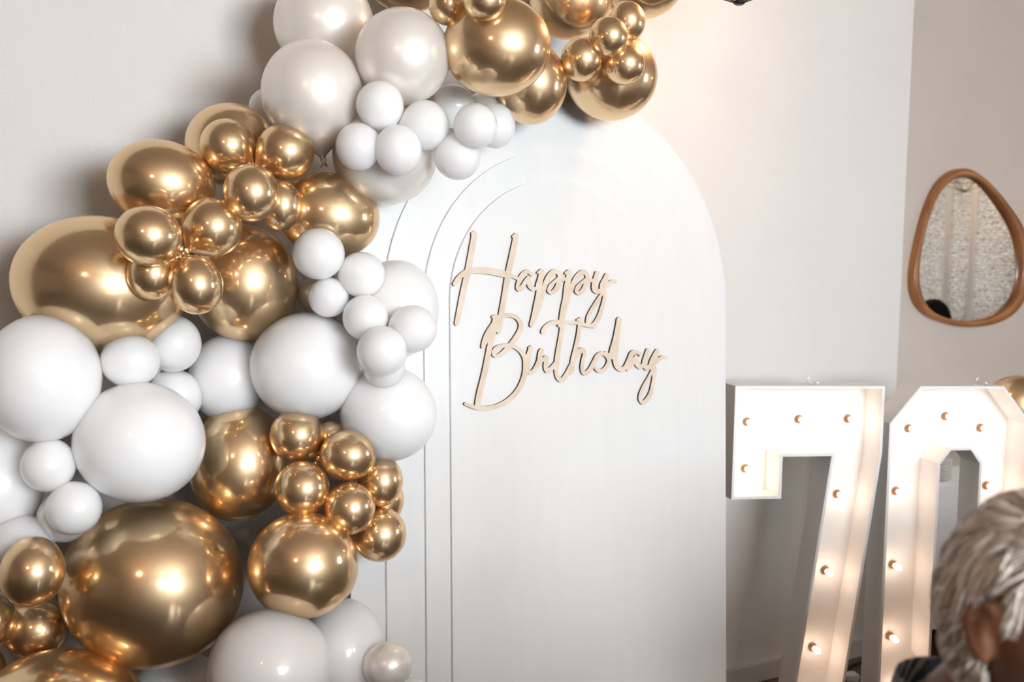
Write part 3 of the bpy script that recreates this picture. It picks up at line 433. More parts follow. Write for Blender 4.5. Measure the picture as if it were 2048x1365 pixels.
('b3', 'P', [-0.2797, 2.32, 0.6375], [0.059, 0.0532, 0.0546], [0.9936, 0.1105, -0.0228], [-0.0199, 0.3707, 0.9286], [0.01, 0.049, -0.999]),
('b1', 'W', [-0.5323, 2.2092, 0.6705], [0.1388, 0.1304, 0.1325], [0.976, 0.2087, -0.0629], [-0.0197, 0.372, 0.928], [0.017, 0.181, -0.983]),
('h16', 'G', [-1.1961, 2.2262, 0.6425], [0.051, 0.0548, 0.0519], [0.8957, 0.4184, -0.1503], [-0.0198, 0.3753, 0.9267], [0.198, 0.952, 0.232]),
('h15', 'G', [-1.092, 2.273, 0.7234], [0.0708, 0.0674, 0.0683], [0.9118, 0.392, -0.1225], [-0.02, 0.3403, 0.9401], [-0.777, 0.63, -0.012]),
('h14', 'G', [-1.1665, 2.2033, 0.7643], [0.0593, 0.0634, 0.0603], [0.8953, 0.4255, -0.1316], [-0.0201, 0.3338, 0.9424], [0.479, 0.58, -0.659]),
('h13', 'G', [-1.0071, 2.0837, 0.9196], [0.0644, 0.0737, 0.0667], [0.9079, 0.4062, -0.1033], [-0.0203, 0.2887, 0.9572], [-0.193, -0.248, -0.949]),
('h17', 'G', [-0.9722, 2.1335, 0.5723], [0.1837, 0.1533, 0.1605], [0.925, 0.3527, -0.1415], [-0.019, 0.4148, 0.9097], [-0.017, 0.078, -0.997])
]
LAB = {
'P1': 'large pearl white balloon cut by the top edge, behind the other two big pearl balloons',
'G0': 'gold chrome balloon peeking in at the top edge between pearl balloons and small gold pair',
'P5': 'small white balloon peeking out left of the lower left big pearl balloon',
'P4': 'large pearl balloon against the arch, below the cluster of small white balloons',
'P6': 'pearl balloon mostly hidden under the big hanging gold balloon, right of small white ones',
'g1': 'gold chrome balloon at the very back, behind the topmost pair of small gold balloons',
'P2': 'large pearl balloon on the left of the pearl trio, its tied neck hanging down',
'P3': 'large pearl balloon on the right of the pearl trio, touching the big gold balloon',
'Ge': 'gold chrome balloon at the top edge, rightmost of the whole garland',
'Gd': 'big gold chrome balloon hanging lowest at the right end, behind four small gold ones',
'Gc': 'gold chrome balloon tucked behind and below the big gold balloon above the arch',
'Gb': 'big gold chrome balloon cut by the top edge above the small gold cluster',
'Ga': 'biggest gold chrome balloon above the arch, beside the right pearl balloon',
'sC': 'small gold balloon, left one of the four hanging at the right end of the garland',
'sD': 'small gold balloon, lowest of the four hanging at the right end of the garland',
'sB': 'small gold balloon, uppermost of the four hanging at the right end of the garland',
'sA': 'small gold balloon, front middle one of the four at the right end of the garland',
's1': 'left small gold balloon of the pair at the top edge over the big gold one',
's2': 'right small gold balloon of the pair at the top edge over the big gold one',
'w3': 'small white balloon under the right pearl balloon, topmost of the right hand white group',
'w2': 'small white balloon in the middle of the upper white cluster, right of its topmost one',
'w6': 'small white balloon at the far left of the upper white cluster',
'w5': 'small white balloon at the far right of the upper white cluster, half behind its neighbour',
'w8': 'small white balloon hanging lowest on the right of the upper white cluster, over the arch',
'w1': 'small white balloon on top of the upper white cluster, over two pearl balloons',
'w4': 'small white balloon at the front right of the upper white cluster, beside its rightmost',
'w7': 'small white balloon at the front lower middle of the upper white cluster',
'g13': 'large gold chrome balloon right of the left gold cluster, over the edge of the arch',
'g12': 'huge oval gold chrome balloon at far left above the big white balloon',
'g2': 'large gold chrome balloon at the upper left against the beige wall',
'g11': 'large gold chrome balloon in the left gold group, just above the large round white one',
'g6': 'small gold balloon half hidden behind another small one, beside the large right gold balloon',
'g10': 'small gold balloon half hidden in the left gold cluster, over the huge oval balloon',
'g3': 'left small gold balloon of the topmost pair in the left gold cluster',
'g4': 'right small gold balloon of the topmost pair in the left gold cluster',
'g5': 'small gold balloon just below the topmost pair of the left gold cluster',
'g8': 'small gold balloon amid the left gold cluster, right of the egg shaped one',
'g7': 'egg shaped small gold balloon, leftmost of the left gold cluster',
'g9': 'small gold balloon at the bottom front of the left gold cluster',
'v5': 'large white balloon against the arch panel left of the capital letters',
'V11': 'large white balloon against the arch panel above the lower gold cluster',
'v4': 'small pearl balloon squeezed between a large gold balloon and small white ones',
'v9': 'small white balloon peeking out below the lowest of the middle white cluster',
'L10': 'white balloon in the back between the left small white trio and the large white balloon',
'L9': 'large white balloon cut by the left edge, below the topmost big white balloon',
'L11': 'white balloon low at the back above the small gold group at the left edge',
'L5': 'small white balloon half hidden behind the big white oval balloon, below two small ones',
'V10': 'large round white balloon in the middle of the garland under the gold balloon',
'v2': 'small white balloon right of the topmost one in the middle white cluster',
'v6': 'small white balloon in the centre of the middle white cluster',
'v7': 'small white balloon at the far right of the middle white cluster, over the large one',
'v3': 'smallest white balloon of the middle cluster, just above the large round white balloon',
'v1': 'small white balloon topmost of the middle white cluster, over the gold balloon',
'v8': 'small white balloon at the lower front of the middle white cluster',
'L4': 'small white balloon upper right of the pair under the huge oval gold balloon',
'L3': 'small white balloon lower left of the pair under the huge oval gold balloon',
'L1': 'large white balloon cut by the left edge under the huge oval gold balloon',
'h11': 'gold chrome balloon almost hidden behind the lower right big gold balloon',
'h8': 'small gold balloon almost hidden behind the right side of the lower gold cluster',
'h9': 'small gold balloon peeking out behind the top of the lower gold cluster',
'h1': 'big gold chrome balloon between the white oval balloon and the lower gold cluster',
'b5': 'white balloon in the back at the bottom edge, below the giant gold oval',
'b2': 'large white balloon behind the bottom white one, right of it',
'h12': 'giant oval gold chrome balloon low on the left, largest of all the balloons',
'h10': 'big round gold chrome balloon under the lower gold cluster, right of the giant oval',
'L2': 'large white oval balloon in front, above the giant gold oval balloon',
'L8': 'small pearl balloon half hidden behind the lower one of the small white pair at left',
'L6': 'small white balloon, upper one of the pair left of the white oval balloon',
'L7': 'small white balloon, lower one of the pair left of the white oval balloon',
'h6': 'small gold balloon on the right side of the lower gold cluster, second from its bottom',
'h7': 'small gold balloon lowest and rightmost of the lower gold cluster, over the arch',
'h2': 'small gold balloon topmost of the lower gold cluster',
'h4': 'small gold balloon at the left middle of the lower gold cluster, below the topmost',
'h3': 'small gold balloon at the upper centre of the lower gold cluster',
'h5': 'small gold balloon at the lower centre of the lower gold cluster',
'b4': 'tiny white balloon at the very bottom edge, rightmost of the garland foot',
'b3': 'small pearl balloon at the foot of the garland, right of the large white one',
'b1': 'large white balloon at the bottom edge, under the big round gold balloon',
'h16': 'gold balloon at the left edge, lowest of the small gold group there',
'h15': 'small gold balloon lower right of the left edge group, above the bottom gold balloon',
'h14': 'small gold balloon cut by the left edge, between two others of its group',
'h13': 'small gold balloon on top of the group at the lower left edge',
'h17': 'large gold chrome balloon cut by the bottom edge, at the lower left corner'
}
GROUP = {'G': 'gold chrome balloons of the garland', 'W': 'white balloons of the garland', 'P': 'pearl balloons of the garland'}
KIND = {'G': 'gold_balloon', 'W': 'white_balloon', 'P': 'pearl_balloon'}
BM = {'G': M_gold, 'W': M_white, 'P': M_pearl}
NECK = [(-0.5, .866), (-0.62, .782), (-0.74, .668), (-0.85, .535), (-0.94, .405), (-1.01, .285), (-1.07, .185), (-1.12, .115), (-1.165, .07), (-1.2, .048)]
PROF = [(math.cos(PI*k/42), math.sin(PI*k/42)) for k in range(0, 28)] + NECK
def balloon(key, kind, P, S, ax, ay, nd, label, group):
    ax, ay = Vector(ax), Vector(ay); az = ax.cross(ay)
    q = Vector((0, 0, -1)).rotation_difference(Vector(nd))
    def place(v):
        v = q @ Vector(v); return ax*(v.x*S[0]) + ay*(v.y*S[1]) + az*(v.z*S[2])
    big = max(S) > 0.09
    bm = bmesh.new(); lathe(bm, [(r if r > 1e-6 else 0, z) for z, r in PROF], 56 if big else 40)
    for v in bm.verts: v.co = place(v.co)
    bmesh.ops.recalc_face_normals(bm, faces=bm.faces)
    o = obj(KIND[kind], bm, BM[kind], mw=Matrix.Translation(P), smooth=True)
    tag(o, label, 'balloon', group)
    tip = place((0, 0, -1.2)); d = (place((0, 0, -1.3)) - tip).normalized()
    qq = Vector((0, 0, 1)).rotation_difference(d)
    bm = bmesh.new()
    prof = [(.0045, -.004), (.0062, 0), (.0078, .003), (.0070, .006), (.0050, .008), (.0052, .012), (.0080, .017), (.0098, .019), (.0104, .0205), (.0096, .0215), (.0070, .019), (.0035, .013), (0, .011)]
    lathe(bm, [(r, z) for r, z in prof], 14)
    for v in bm.verts: v.co = qq @ v.co + tip
    bmesh.ops.recalc_face_normals(bm, faces=bm.faces)
    k = obj('knot', bm, BM[kind], smooth=True); k.parent = o
    return o
for key, kind, P, S, ax, ay, nd in BALLOONS:
    balloon(key, kind, P, S, ax, ay, nd, LAB[key], GROUP[kind])
balloon('lone', 'G', (1.893, 3.719, 1.120), (.112, .114, .112), (0.9, .44, 0), (0, 0, 1), (0, -.3, .95), 'lone gold balloon at the right edge, behind the top of the lit zero', None)

# ------------------------------------------------------------------ lit marquee numbers (local x right, y up, z towards the viewer; front rim at z = 0)
T10 = math.radians(10); U10 = Vector((math.cos(T10), math.sin(T10), 0)); N10 = Vector((math.sin(T10), -math.cos(T10), 0))
NB = Vector((1.280, 3.350, 0))
def inset(poly, d):
    out = []; n = len(poly)
    for i in range(n):
        a, b, c = Vector(poly[i-1]), Vector(poly[i]), Vector(poly[(i+1) % n])
        e1 = (b-a).normalized(); e2 = (c-b).normalized(); n1 = Vector((-e1.y, e1.x)); n2 = Vector((-e2.y, e2.x))
        m = (n1+n2).normalized(); out.append(tuple(b + m * (d / max(m.dot(n1), .3))))
    return out
def number(name, ox, outer, holes, bulbs, label, hook):
    root = empty(name, frame(U10, ZS, N10, NB + U10*ox), label, 'marquee number')
    D = 0.11
    loops = [outer] + holes
    bm = bmesh.new(); es = []
    for lp in loops:
        vs = [bm.verts.new((x-ox, y, -D)) for x, y in inset(lp, .009)]
        es += [bm.edges.new((vs[i], vs[(i+1) % len(vs)])) for i in range(len(vs))]
    g = bmesh.ops.triangle_fill(bm, use_beauty=True, use_dissolve=False, edges=es)
    fs = [f for f in g['geom'] if isinstance(f, bmesh.types.BMFace)]
    ex = bmesh.ops.extrude_face_region(bm, geom=fs)
    for v in ex['geom']:
        if isinstance(v, bmesh.types.BMVert): v.co.z += .006
    bmesh.ops.recalc_face_normals(bm, faces=bm.faces)
    o = obj('back_plate', bm, M_box); o.parent = root
    for lp in loops:
        inn = inset(lp, .0095); bm = bmesh.new(); n = len(lp)
        R = [[bm.verts.new((x-ox, y, z)) for x, y in q] for q, z in ((lp, -D), (lp, 0), (inn, 0), (inn, -D))]
        for a in range(4):
            A, B2 = R[a], R[(a+1) % 4]
            for i in range(n):
                j = (i+1) % n; bm.faces.new((A[i], A[j], B2[j], B2[i]))
        bmesh.ops.recalc_face_normals(bm, faces=bm.faces)
        o = obj('side_wall', bm, M_box); o.parent = root
    for bx, by in bulbs:
        bm = bmesh.new(); lathe(bm, [(0, 0), (.0125, 0), (.0145, .003), (.0145, .006), (.011, .012), (.0095, .018), (0, .018)], 14)
        s_ = obj('bulb_socket', bm, M_sock, smooth=False); s_.parent = root; s_.location = (bx-ox, by, -D+.006)
        bm = bmesh.new(); lathe(bm, [(0, .016), (.007, .018), (.008, .024), (.0095, .034), (.0095, .042), (.007, .051), (.004, .056), (0, .058)], 14)
        b_ = obj('bulb', bm, M_bulb, smooth=True); b_.parent = s_
    bm = bmesh.new(); hx = hook - ox
    tube(bm, catmull([(hx-.03, 1.223, -.045), (hx+.01, 1.226, -.05), (hx-.012, 1.229, -.052), (hx-.018, 1.238, -.052), (hx-.010, 1.247, -.052)], 5), .0020, 6)
    tube(bm, catmull([(hx-.005, 1.224, -.046), (hx+.012, 1.23, -.05), (hx+.022, 1.225, -.048), (hx+.03, 1.228, -.05)], 5), .0024, 6)
    o = obj('wire_hook', bm, M_wire, smooth=True); o.parent = root
    return root
SEVEN = [(-.334, 0), (-.147, 0), (-.023, .994), (-.023, 1.222), (-.555, 1.222), (-.555, .845), (-.38, .845), (-.38, .986), (-.206, .986)]
number('marquee_seven', -.29, SEVEN, [], [(-.467, 1.089), (-.279, 1.097), (-.097, 1.098), (-.467, .929), (-.126, .835), (-.159, .566), (-.194, .294), (-.222, .08)],
       'tall white number seven with open box face and glowing warm bulbs', -.26)
ZERO = [(.108, 0), (.422, 0), (.53, .127), (.53, 1.095), (.422, 1.222), (.108, 1.222), (0, 1.095), (0, .127)]
HOLE = [(.195, .268), (.195, .954), (.233, 1.001), (.308, 1.001), (.344, .954), (.344, .268), (.308, .222), (.233, .222)]
number('marquee_zero', .265, ZERO, [HOLE], [(.133, 1.063), (.272, 1.105), (.411, 1.063), (.095, .842), (.096, .579), (.098, .321), (.446, .856), (.446, .579), (.446, .321), (.133, .13), (.272, .1), (.411, .13)],
       'tall white number zero with cut corners and glowing warm bulbs', .37)

# ------------------------------------------------------------------ egg shaped mirror on the recessed wall
MF = [(1.559, 2.128), (1.616, 2.147), (1.698, 2.141), (1.812, 2.1), (1.931, 2.033), (2.055, 1.947), (2.135, 1.882), (2.201, 1.779), (2.226, 1.662), (2.216, 1.551), (2.174, 1.474), (2.101, 1.419), (1.965, 1.372), (1.784, 1.354), (1.629, 1.363), (1.477, 1.395), (1.381, 1.43), (1.32, 1.487), (1.293, 1.548), (1.294, 1.642), (1.313, 1.737), (1.345, 1.852), (1.383, 1.954), (1.439, 2.045), (1.492, 2.096)]
MI = [(1.603, 2.103), (1.701, 2.106), (1.791, 2.081), (1.886, 2.023), (1.997, 1.937), (2.088, 1.84), (2.139, 1.733), (2.152, 1.624), (2.14, 1.55), (2.095, 1.484), (2.017, 1.44), (1.916, 1.404), (1.759, 1.385), (1.627, 1.39), (1.507, 1.413), (1.41, 1.454), (1.362, 1.515), (1.335, 1.609), (1.338, 1.704), (1.361, 1.799), (1.39, 1.894), (1.426, 1.97), (1.486, 2.038), (1.536, 2.078)]
MC = (1.74, 1.70)
def polar(poly, n=96):
    P = catmull(list(poly) + [poly[0]], 6)[:-1]; A = []
    for x, y in P: A.append((math.atan2(y-MC[1], x-MC[0]) % (2*PI), math.hypot(x-MC[0], y-MC[1])))
    A.sort(); A = [(A[-1][0]-2*PI, A[-1][1])] + A + [(A[0][0]+2*PI, A[0][1])]
    out = []
    for k in range(n):
        t = 2*PI*k/n
        for (a, ra), (b, rb) in zip(A, A[1:]):
            if a <= t <= b: out.append(ra + (rb-ra)*(t-a)/max(b-a, 1e-9)); break
    return [sum(out[(i+j) % n] for j in (-2, -1, 0, 1, 2))/5 for i in range(n)]
rf, ri = polar(MF), polar(MI)
MW = frame(US, ZS, NS, W(MC[0], N_REC, MC[1]))
mirror = empty('wall_mirror', MW, 'egg shaped mirror with a wooden frame on the right hand wall', 'mirror')
bm = bmesh.new(); n_ = len(rf); rings = []
for t, z in ((0, 0), (0, .034), (.12, .040), (.5, .0415), (.85, .040), (1, .034), (1, .012)):
    rings.append([bm.verts.new(((a+(b-a)*t)*math.cos(2*PI*k/n_), (a+(b-a)*t)*math.sin(2*PI*k/n_), z)) for k, (a, b) in enumerate(zip(rf, ri))])
for A, B2 in zip(rings, rings[1:]):
    for k in range(n_): bm.faces.new((A[k], A[(k+1) % n_], B2[(k+1) % n_], B2[k]))
bmesh.ops.recalc_face_normals(bm, faces=bm.faces)
o = obj('mirror_frame', bm, M_walnut, smooth=True); o.parent = mirror
bm = bmesh.new(); bm.faces.new([bm.verts.new((b*1.01*math.cos(2*PI*k/n_), b*1.01*math.sin(2*PI*k/n_), .013)) for k, b in enumerate(ri)])
o = obj('mirror_glass', bm, M_mirror); o.parent = mirror

# ------------------------------------------------------------------ side table with plates behind the zero
TS0, TS1, TN0, TN1, TZ = 0.71, 1.85, -0.43, 0.16, 0.722
table = empty('side_table', frame(US, -NS, ZS, W((TS0+TS1)/2, (TN0+TN1)/2)), 'side table hidden under a white cloth behind the zero', 'table')
hx, hy = (TS1-TS0)/2, (TN1-TN0)/2
bm = bmesh.new(); box(bm, -hx, hx, -hy, hy, TZ-.03, TZ, .004); o = obj('table_top', bm, M_chairwood); o.parent = table
for sx in (-1, 1):
    for sy in (-1, 1):
        bm = bmesh.new(); box(bm, sx*(hx-.06)-.022, sx*(hx-.06)+.022, sy*(hy-.06)-.022, sy*(hy-.06)+.022, 0, TZ-.03, .003); o = obj('leg', bm, M_chairwood); o.parent = table
bm = bmesh.new(); per = []
N1, N2 = 60, 30
for i in range(N1): per.append((-hx + 2*hx*i/N1, -hy, 0, -1))
for i in range(N2): per.append((hx, -hy + 2*hy*i/N2, 1, 0))
for i in range(N1): per.append((hx - 2*hx*i/N1, hy, 0, 1))
for i in range(N2): per.append((-hx, hy - 2*hy*i/N2, -1, 0))
rings = []
for lv in range(9):
    z = TZ + .003 if lv == 0 else TZ + .002 - .6*(lv-1)/7
    ring = []
    for i, (x, y, nx, ny) in enumerate(per):
        fold = (0.5+0.5*math.sin(i*1.05 + .6*math.sin(i*.31))) * .022 * max(0, lv-1)/7
        off = .004 + (fold if (abs(ny) < .5 or y < 0 or True) else 0)
        if ny > 0: off = .004
        if nx < 0: off = min(off, .008)
        ring.append(bm.verts.new((x+nx*off, y+ny*off, z)))
    rings.append(ring)
bm.faces.new(rings[0])
for A, B2 in zip(rings, rings[1:]):
    for k in range(len(per)): bm.faces.new((A[k], B2[k], B2[(k+1) % len(per)], A[(k+1) % len(per)]))
o = obj('tablecloth', bm, M_cloth, mw=frame(US, -NS, ZS, W((TS0+TS1)/2, (TN0+TN1)/2)), smooth=True)
tag(o, 'white cloth draped over the side table seen through the zero', 'tablecloth')
PC = W(0.83, 0.035, TZ+.0032); plate0 = None
for k in range(10):
    lab = 'white plate on top of the stack behind the zero' if k == 9 else 'white plate inside the stack on the cloth behind the zero'
    if plate0 is None:
        bm = bmesh.new()
        lathe(bm, [(0, 0), (.07, 0), (.072, .002), (.085, .006), (.118, .017), (.1205, .0185), (.118, .0205), (.084, .0105), (.068, .0055), (0, .0055)], 40)
        plate0 = obj('plate', bm, M_china, mw=Matrix.Translation(PC), smooth=True); o = plate0
    else:
        o = plate0.copy(); col.objects.link(o)
    o.location = PC + Vector((random.uniform(-.003, .003), random.uniform(-.003, .003), k*.0098))
    tag(o, lab, 'plate', 'plates stacked on the side table')

def shade_block(s0, s1, n0, n1, z, label, name='shade_block', cat='counter'):  # out-of-view wooden blocks, added to cut the low window light
    root = empty(name, frame(US, -NS, ZS, W((s0+s1)/2, (n0+n1)/2)), label, cat)
    hx, hy = (s1-s0)/2, (n1-n0)/2
    bm = bmesh.new(); box(bm, -hx+.03, hx-.03, -hy+.04, hy-.03, 0, z-.04, .004); o = obj('cabinet_body', bm, M_chairwood); o.parent = root
    bm = bmesh.new(); box(bm, -hx, hx, -hy, hy, z-.04, z, .006); o = obj('counter_top', bm, M_chairwood); o.parent = root
    k = max(2, int((s1-s0)/.5)); wd = (s1-s0-.12)/k
    for q in range(k):
        x = -hx + .06 + q*wd
        for yy in (hy-.03, -hy+.025):
            bm = bmesh.new(); box(bm, x+.03, x+wd-.03, yy, yy+.015, .12, z-.10, .005); o = obj('panel', bm, M_chairwood); o.parent = root
shade_block(-4.4, -2.15, 2.05, 2.5, 1.15, 'added dark wooden counter shading the lower arch, left of the seated person, below the frame')  # added, unseen: darkens the foot of the arch panel
shade_block(-1.1, 2.2, 2.3, 2.6, 1.14, 'added dark panelled wooden partition shading the wall behind the seven, beyond the right edge of the photo', 'shade_partition', 'partition')  # added, unseen: darkens the wall behind the seven

# ------------------------------------------------------------------ cable and plug on the floor between the numbers
bm = bmesh.new(); tube(bm, catmull([(1.44, 3.50, .05), (1.40, 3.62, .012), (1.335, 3.80, .006), (1.37, 3.93, .006), (1.45, 4.02, .006), (1.53, 4.06, .006), (1.60, 4.09, .006)], 8), .006, 8)
tag(obj('power_cable', bm, M_cable, smooth=True), 'black cable on the floor between the seven and the zero', 'cable')
bm = bmesh.new(); box(bm, -.03, .03, -.022, .022, 0, .03, .006)
for k in (-1, 1): tube(bm, [(.03, k*.01, .015), (.045, k*.01, .015)], .0025, 6)
tag(obj('power_plug', bm, M_china, mw=frame(U10, -N10, ZS, Vector((1.36, 3.85, 0)))), 'small white plug on the floor behind the foot of the seven', 'plug')

# ------------------------------------------------------------------ wire pendants
def pendant(P, label, watts):
    root = empty('pendant_lamp', Matrix.Translation(P), label, 'lamp', 'wire cage pendant lamps')
    NR = 8
    def ringpts(r, z): return [(r*math.cos(2*PI*k/32), r*math.sin(2*PI*k/32), z) for k in range(33)]
    bm = bmesh.new(); lathe(bm, [(0, 0), (.012, .001), (.017, .005), (.017, .011), (.011, .014), (0, .014)], 16); o = obj('bottom_cap', bm, M_black, smooth=False); o.parent = root
    for k in range(NR):
        a = 2*PI*k/NR + .2; c, s = math.cos(a), math.sin(a)
        bm = bmesh.new(); tube(bm, [(.012*c, .012*s, .008), (.20*c, .20*s, .085), (.13*c, .13*s, .30), (.02*c, .02*s, .37)], .0028, 6); o = obj('rib', bm, M_black); o.parent = root
    for r, z in ((.20, .085), (.13, .30)):
        bm = bmesh.new(); tube(bm, ringpts(r, z), .0028, 6, cap=False); o = obj('ring', bm, M_black); o.parent = root
    bm = bmesh.new(); lathe(bm, [(0, .385), (.024, .385), (.024, .36), (.020, .30), (.018, .27), (0, .27)], 16); o = obj('lamp_holder', bm, M_black); o.parent = root
    bm = bmesh.new(); lathe(bm, [(0, .275), (.013, .272), (.016, .255), (.030, .215), (.030, .195), (.018, .172), (0, .165)], 20); o = obj('bulb', bm, M_pbulb, smooth=True); o.parent = root
    bm = bmesh.new(); tube(bm, [(0, 0, .38), (0, 0, H_ROOM-P[2]-.02)], .003, 6); lathe(bm, [(0, H_ROOM-P[2]), (.05, H_ROOM-P[2]), (.05, H_ROOM-P[2]-.022), (0, H_ROOM-P[2]-.026)], 20); o = obj('cable', bm, M_black); o.parent = root
    ld = bpy.data.lights.new('pendant_light', 'POINT'); ld.energy = watts; ld.color = (1.0, 0.64, 0.40); ld.shadow_soft_size = 0.035
    lo = bpy.data.objects.new('pendant_light', ld); col.objects.link(lo); lo.parent = root; lo.location = (0, 0, .145)
M_pbulb = emit_mat('pendant_bulb', (1.0, 0.55, 0.28), 40.0)
pendant((0.638, 2.959, 2.364), 'black wire pendant lamp at the top edge right of the garland', 8)
pendant(tuple(W(3.58, 0.95, 2.225)), 'black wire pendant lamp by the curtain, seen only in the egg shaped mirror', 6)
pendant(tuple(W(-1.2, 3.9, 2.36)), 'black wire pendant lamp over the room behind the camera, right side', 32)
pendant(tuple(W(-3.9, 3.3, 2.36)), 'black wire pendant lamp over the room behind the camera, left side', 32)

# ------------------------------------------------------------------ curtains on the right hand window
def curtain(n0, n1, m, label, amp=.022, per=.19, dx=0):
    bm = bmesh.new(); nx = max(6, int((n1-n0)/.016)); rows = []
    z0, z1 = .04, 2.72
    for j in range(9):
        z = z1 + (z0-z1)*j/8; row = []
        for i in range(nx+1):
            n = n0 + (n1-n0)*i/nx
            fl = amp*(.35+.65*j/8)*math.sin(2*PI*n/per + 1.3*math.sin(n*5)) + .012*math.sin(n*23+j*.3)
            row.append(bm.verts.new((S_R-.13+fl-dx, -n - .035*(z-1.5)*.25, z)))
        rows.append(row)
    for A, B2 in zip(rows, rows[1:]):
        for i in range(nx): bm.faces.new((A[i], A[i+1], B2[i+1], B2[i]))
    o = obj('curtain', bm, m, mw=ROOM, smooth=True); tag(o, label, 'curtain', 'window curtains on the right')
curtain(0.45, 1.20, M_curtain, 'grey patterned curtain, seen in the right part of the mirror')
curtain(1.185, 1.225, M_sheer, 'narrow white voile strip, right one of two in the mirror', dx=.012)
curtain(1.20, 1.43, M_curtain, 'narrow grey patterned curtain, seen between two white strips in the mirror')
curtain(1.405, 1.445, M_sheer, 'narrow white voile strip, left one of two in the mirror', dx=.012)
curtain(1.43, 3.07, M_curtain, 'grey patterned curtain, seen in the left part of the mirror')
curtain(3.05, 4.65, M_thin, 'thin white voile glowing with daylight, seen only as a glint in the gold balloons')
bm = bmesh.new(); tube(bm, [(S_R-.13, -.40, 2.75), (S_R-.13, -5.2, 2.75)], .014, 10)
for n in (.42, 2.8, 5.15): tube(bm, [(S_R, -n, 2.75), (S_R-.13, -n, 2.75)], .008, 8)
tag(obj('curtain_rail', bm, M_black, mw=ROOM, smooth=True), 'black curtain rail above the right hand window, outside the photo', 'rail')

# ------------------------------------------------------------------ people
def head_pt(d):
    x, y, z = d; p = Vector((.077*x, .098*y, .120*z))
    if z < 0:
        t = min(1, -z); p.x *= 1 - .30*t**1.5
        if y < 0: p.y *= 1 - .45*max(0, t-.15)
    if y > 0:
        g = lambda cx, cz, sx, sz: math.exp(-((x-cx)/sx)**2 - ((z-cz)/sz)**2)
        p.y += .010*g(0, -.02, .13, .22) + .026*g(0, -.20, .16, .11) + .006*g(0, .16, .5, .08) - .010*(g(.36, .03, .16, .10) + g(-.36, .03, .16, .10))
        p.y += .007*g(0, -.47, .25, .06) + .007*g(0, -.60, .22, .06) - .004*g(0, -.535, .25, .03) + .012*g(0, -.84, .3, .14)
    return p
def skinned(verts, edges, radii, name, sub=2):
    me = bpy.data.meshes.new(name); me.from_pydata(verts, edges, []); me.update()
    o = bpy.data.objects.new(name, me); col.objects.link(o)
    sk = o.modifiers.new('s', 'SKIN'); sk.use_smooth_shade = True
    for i, r in enumerate(radii):
        d = me.skin_vertices[0].data[i]; d.radius = (r, r) if not isinstance(r, tuple) else r; d.use_root = (i == 0)
    ss = o.modifiers.new('u', 'SUBSURF'); ss.levels = sub; ss.render_levels = sub
    dg = bpy.context.evaluated_depsgraph_get(); ev = o.evaluated_get(dg); m2 = bpy.data.meshes.new_from_object(ev)
    bpy.data.objects.remove(o); bpy.data.meshes.remove(me); return m2
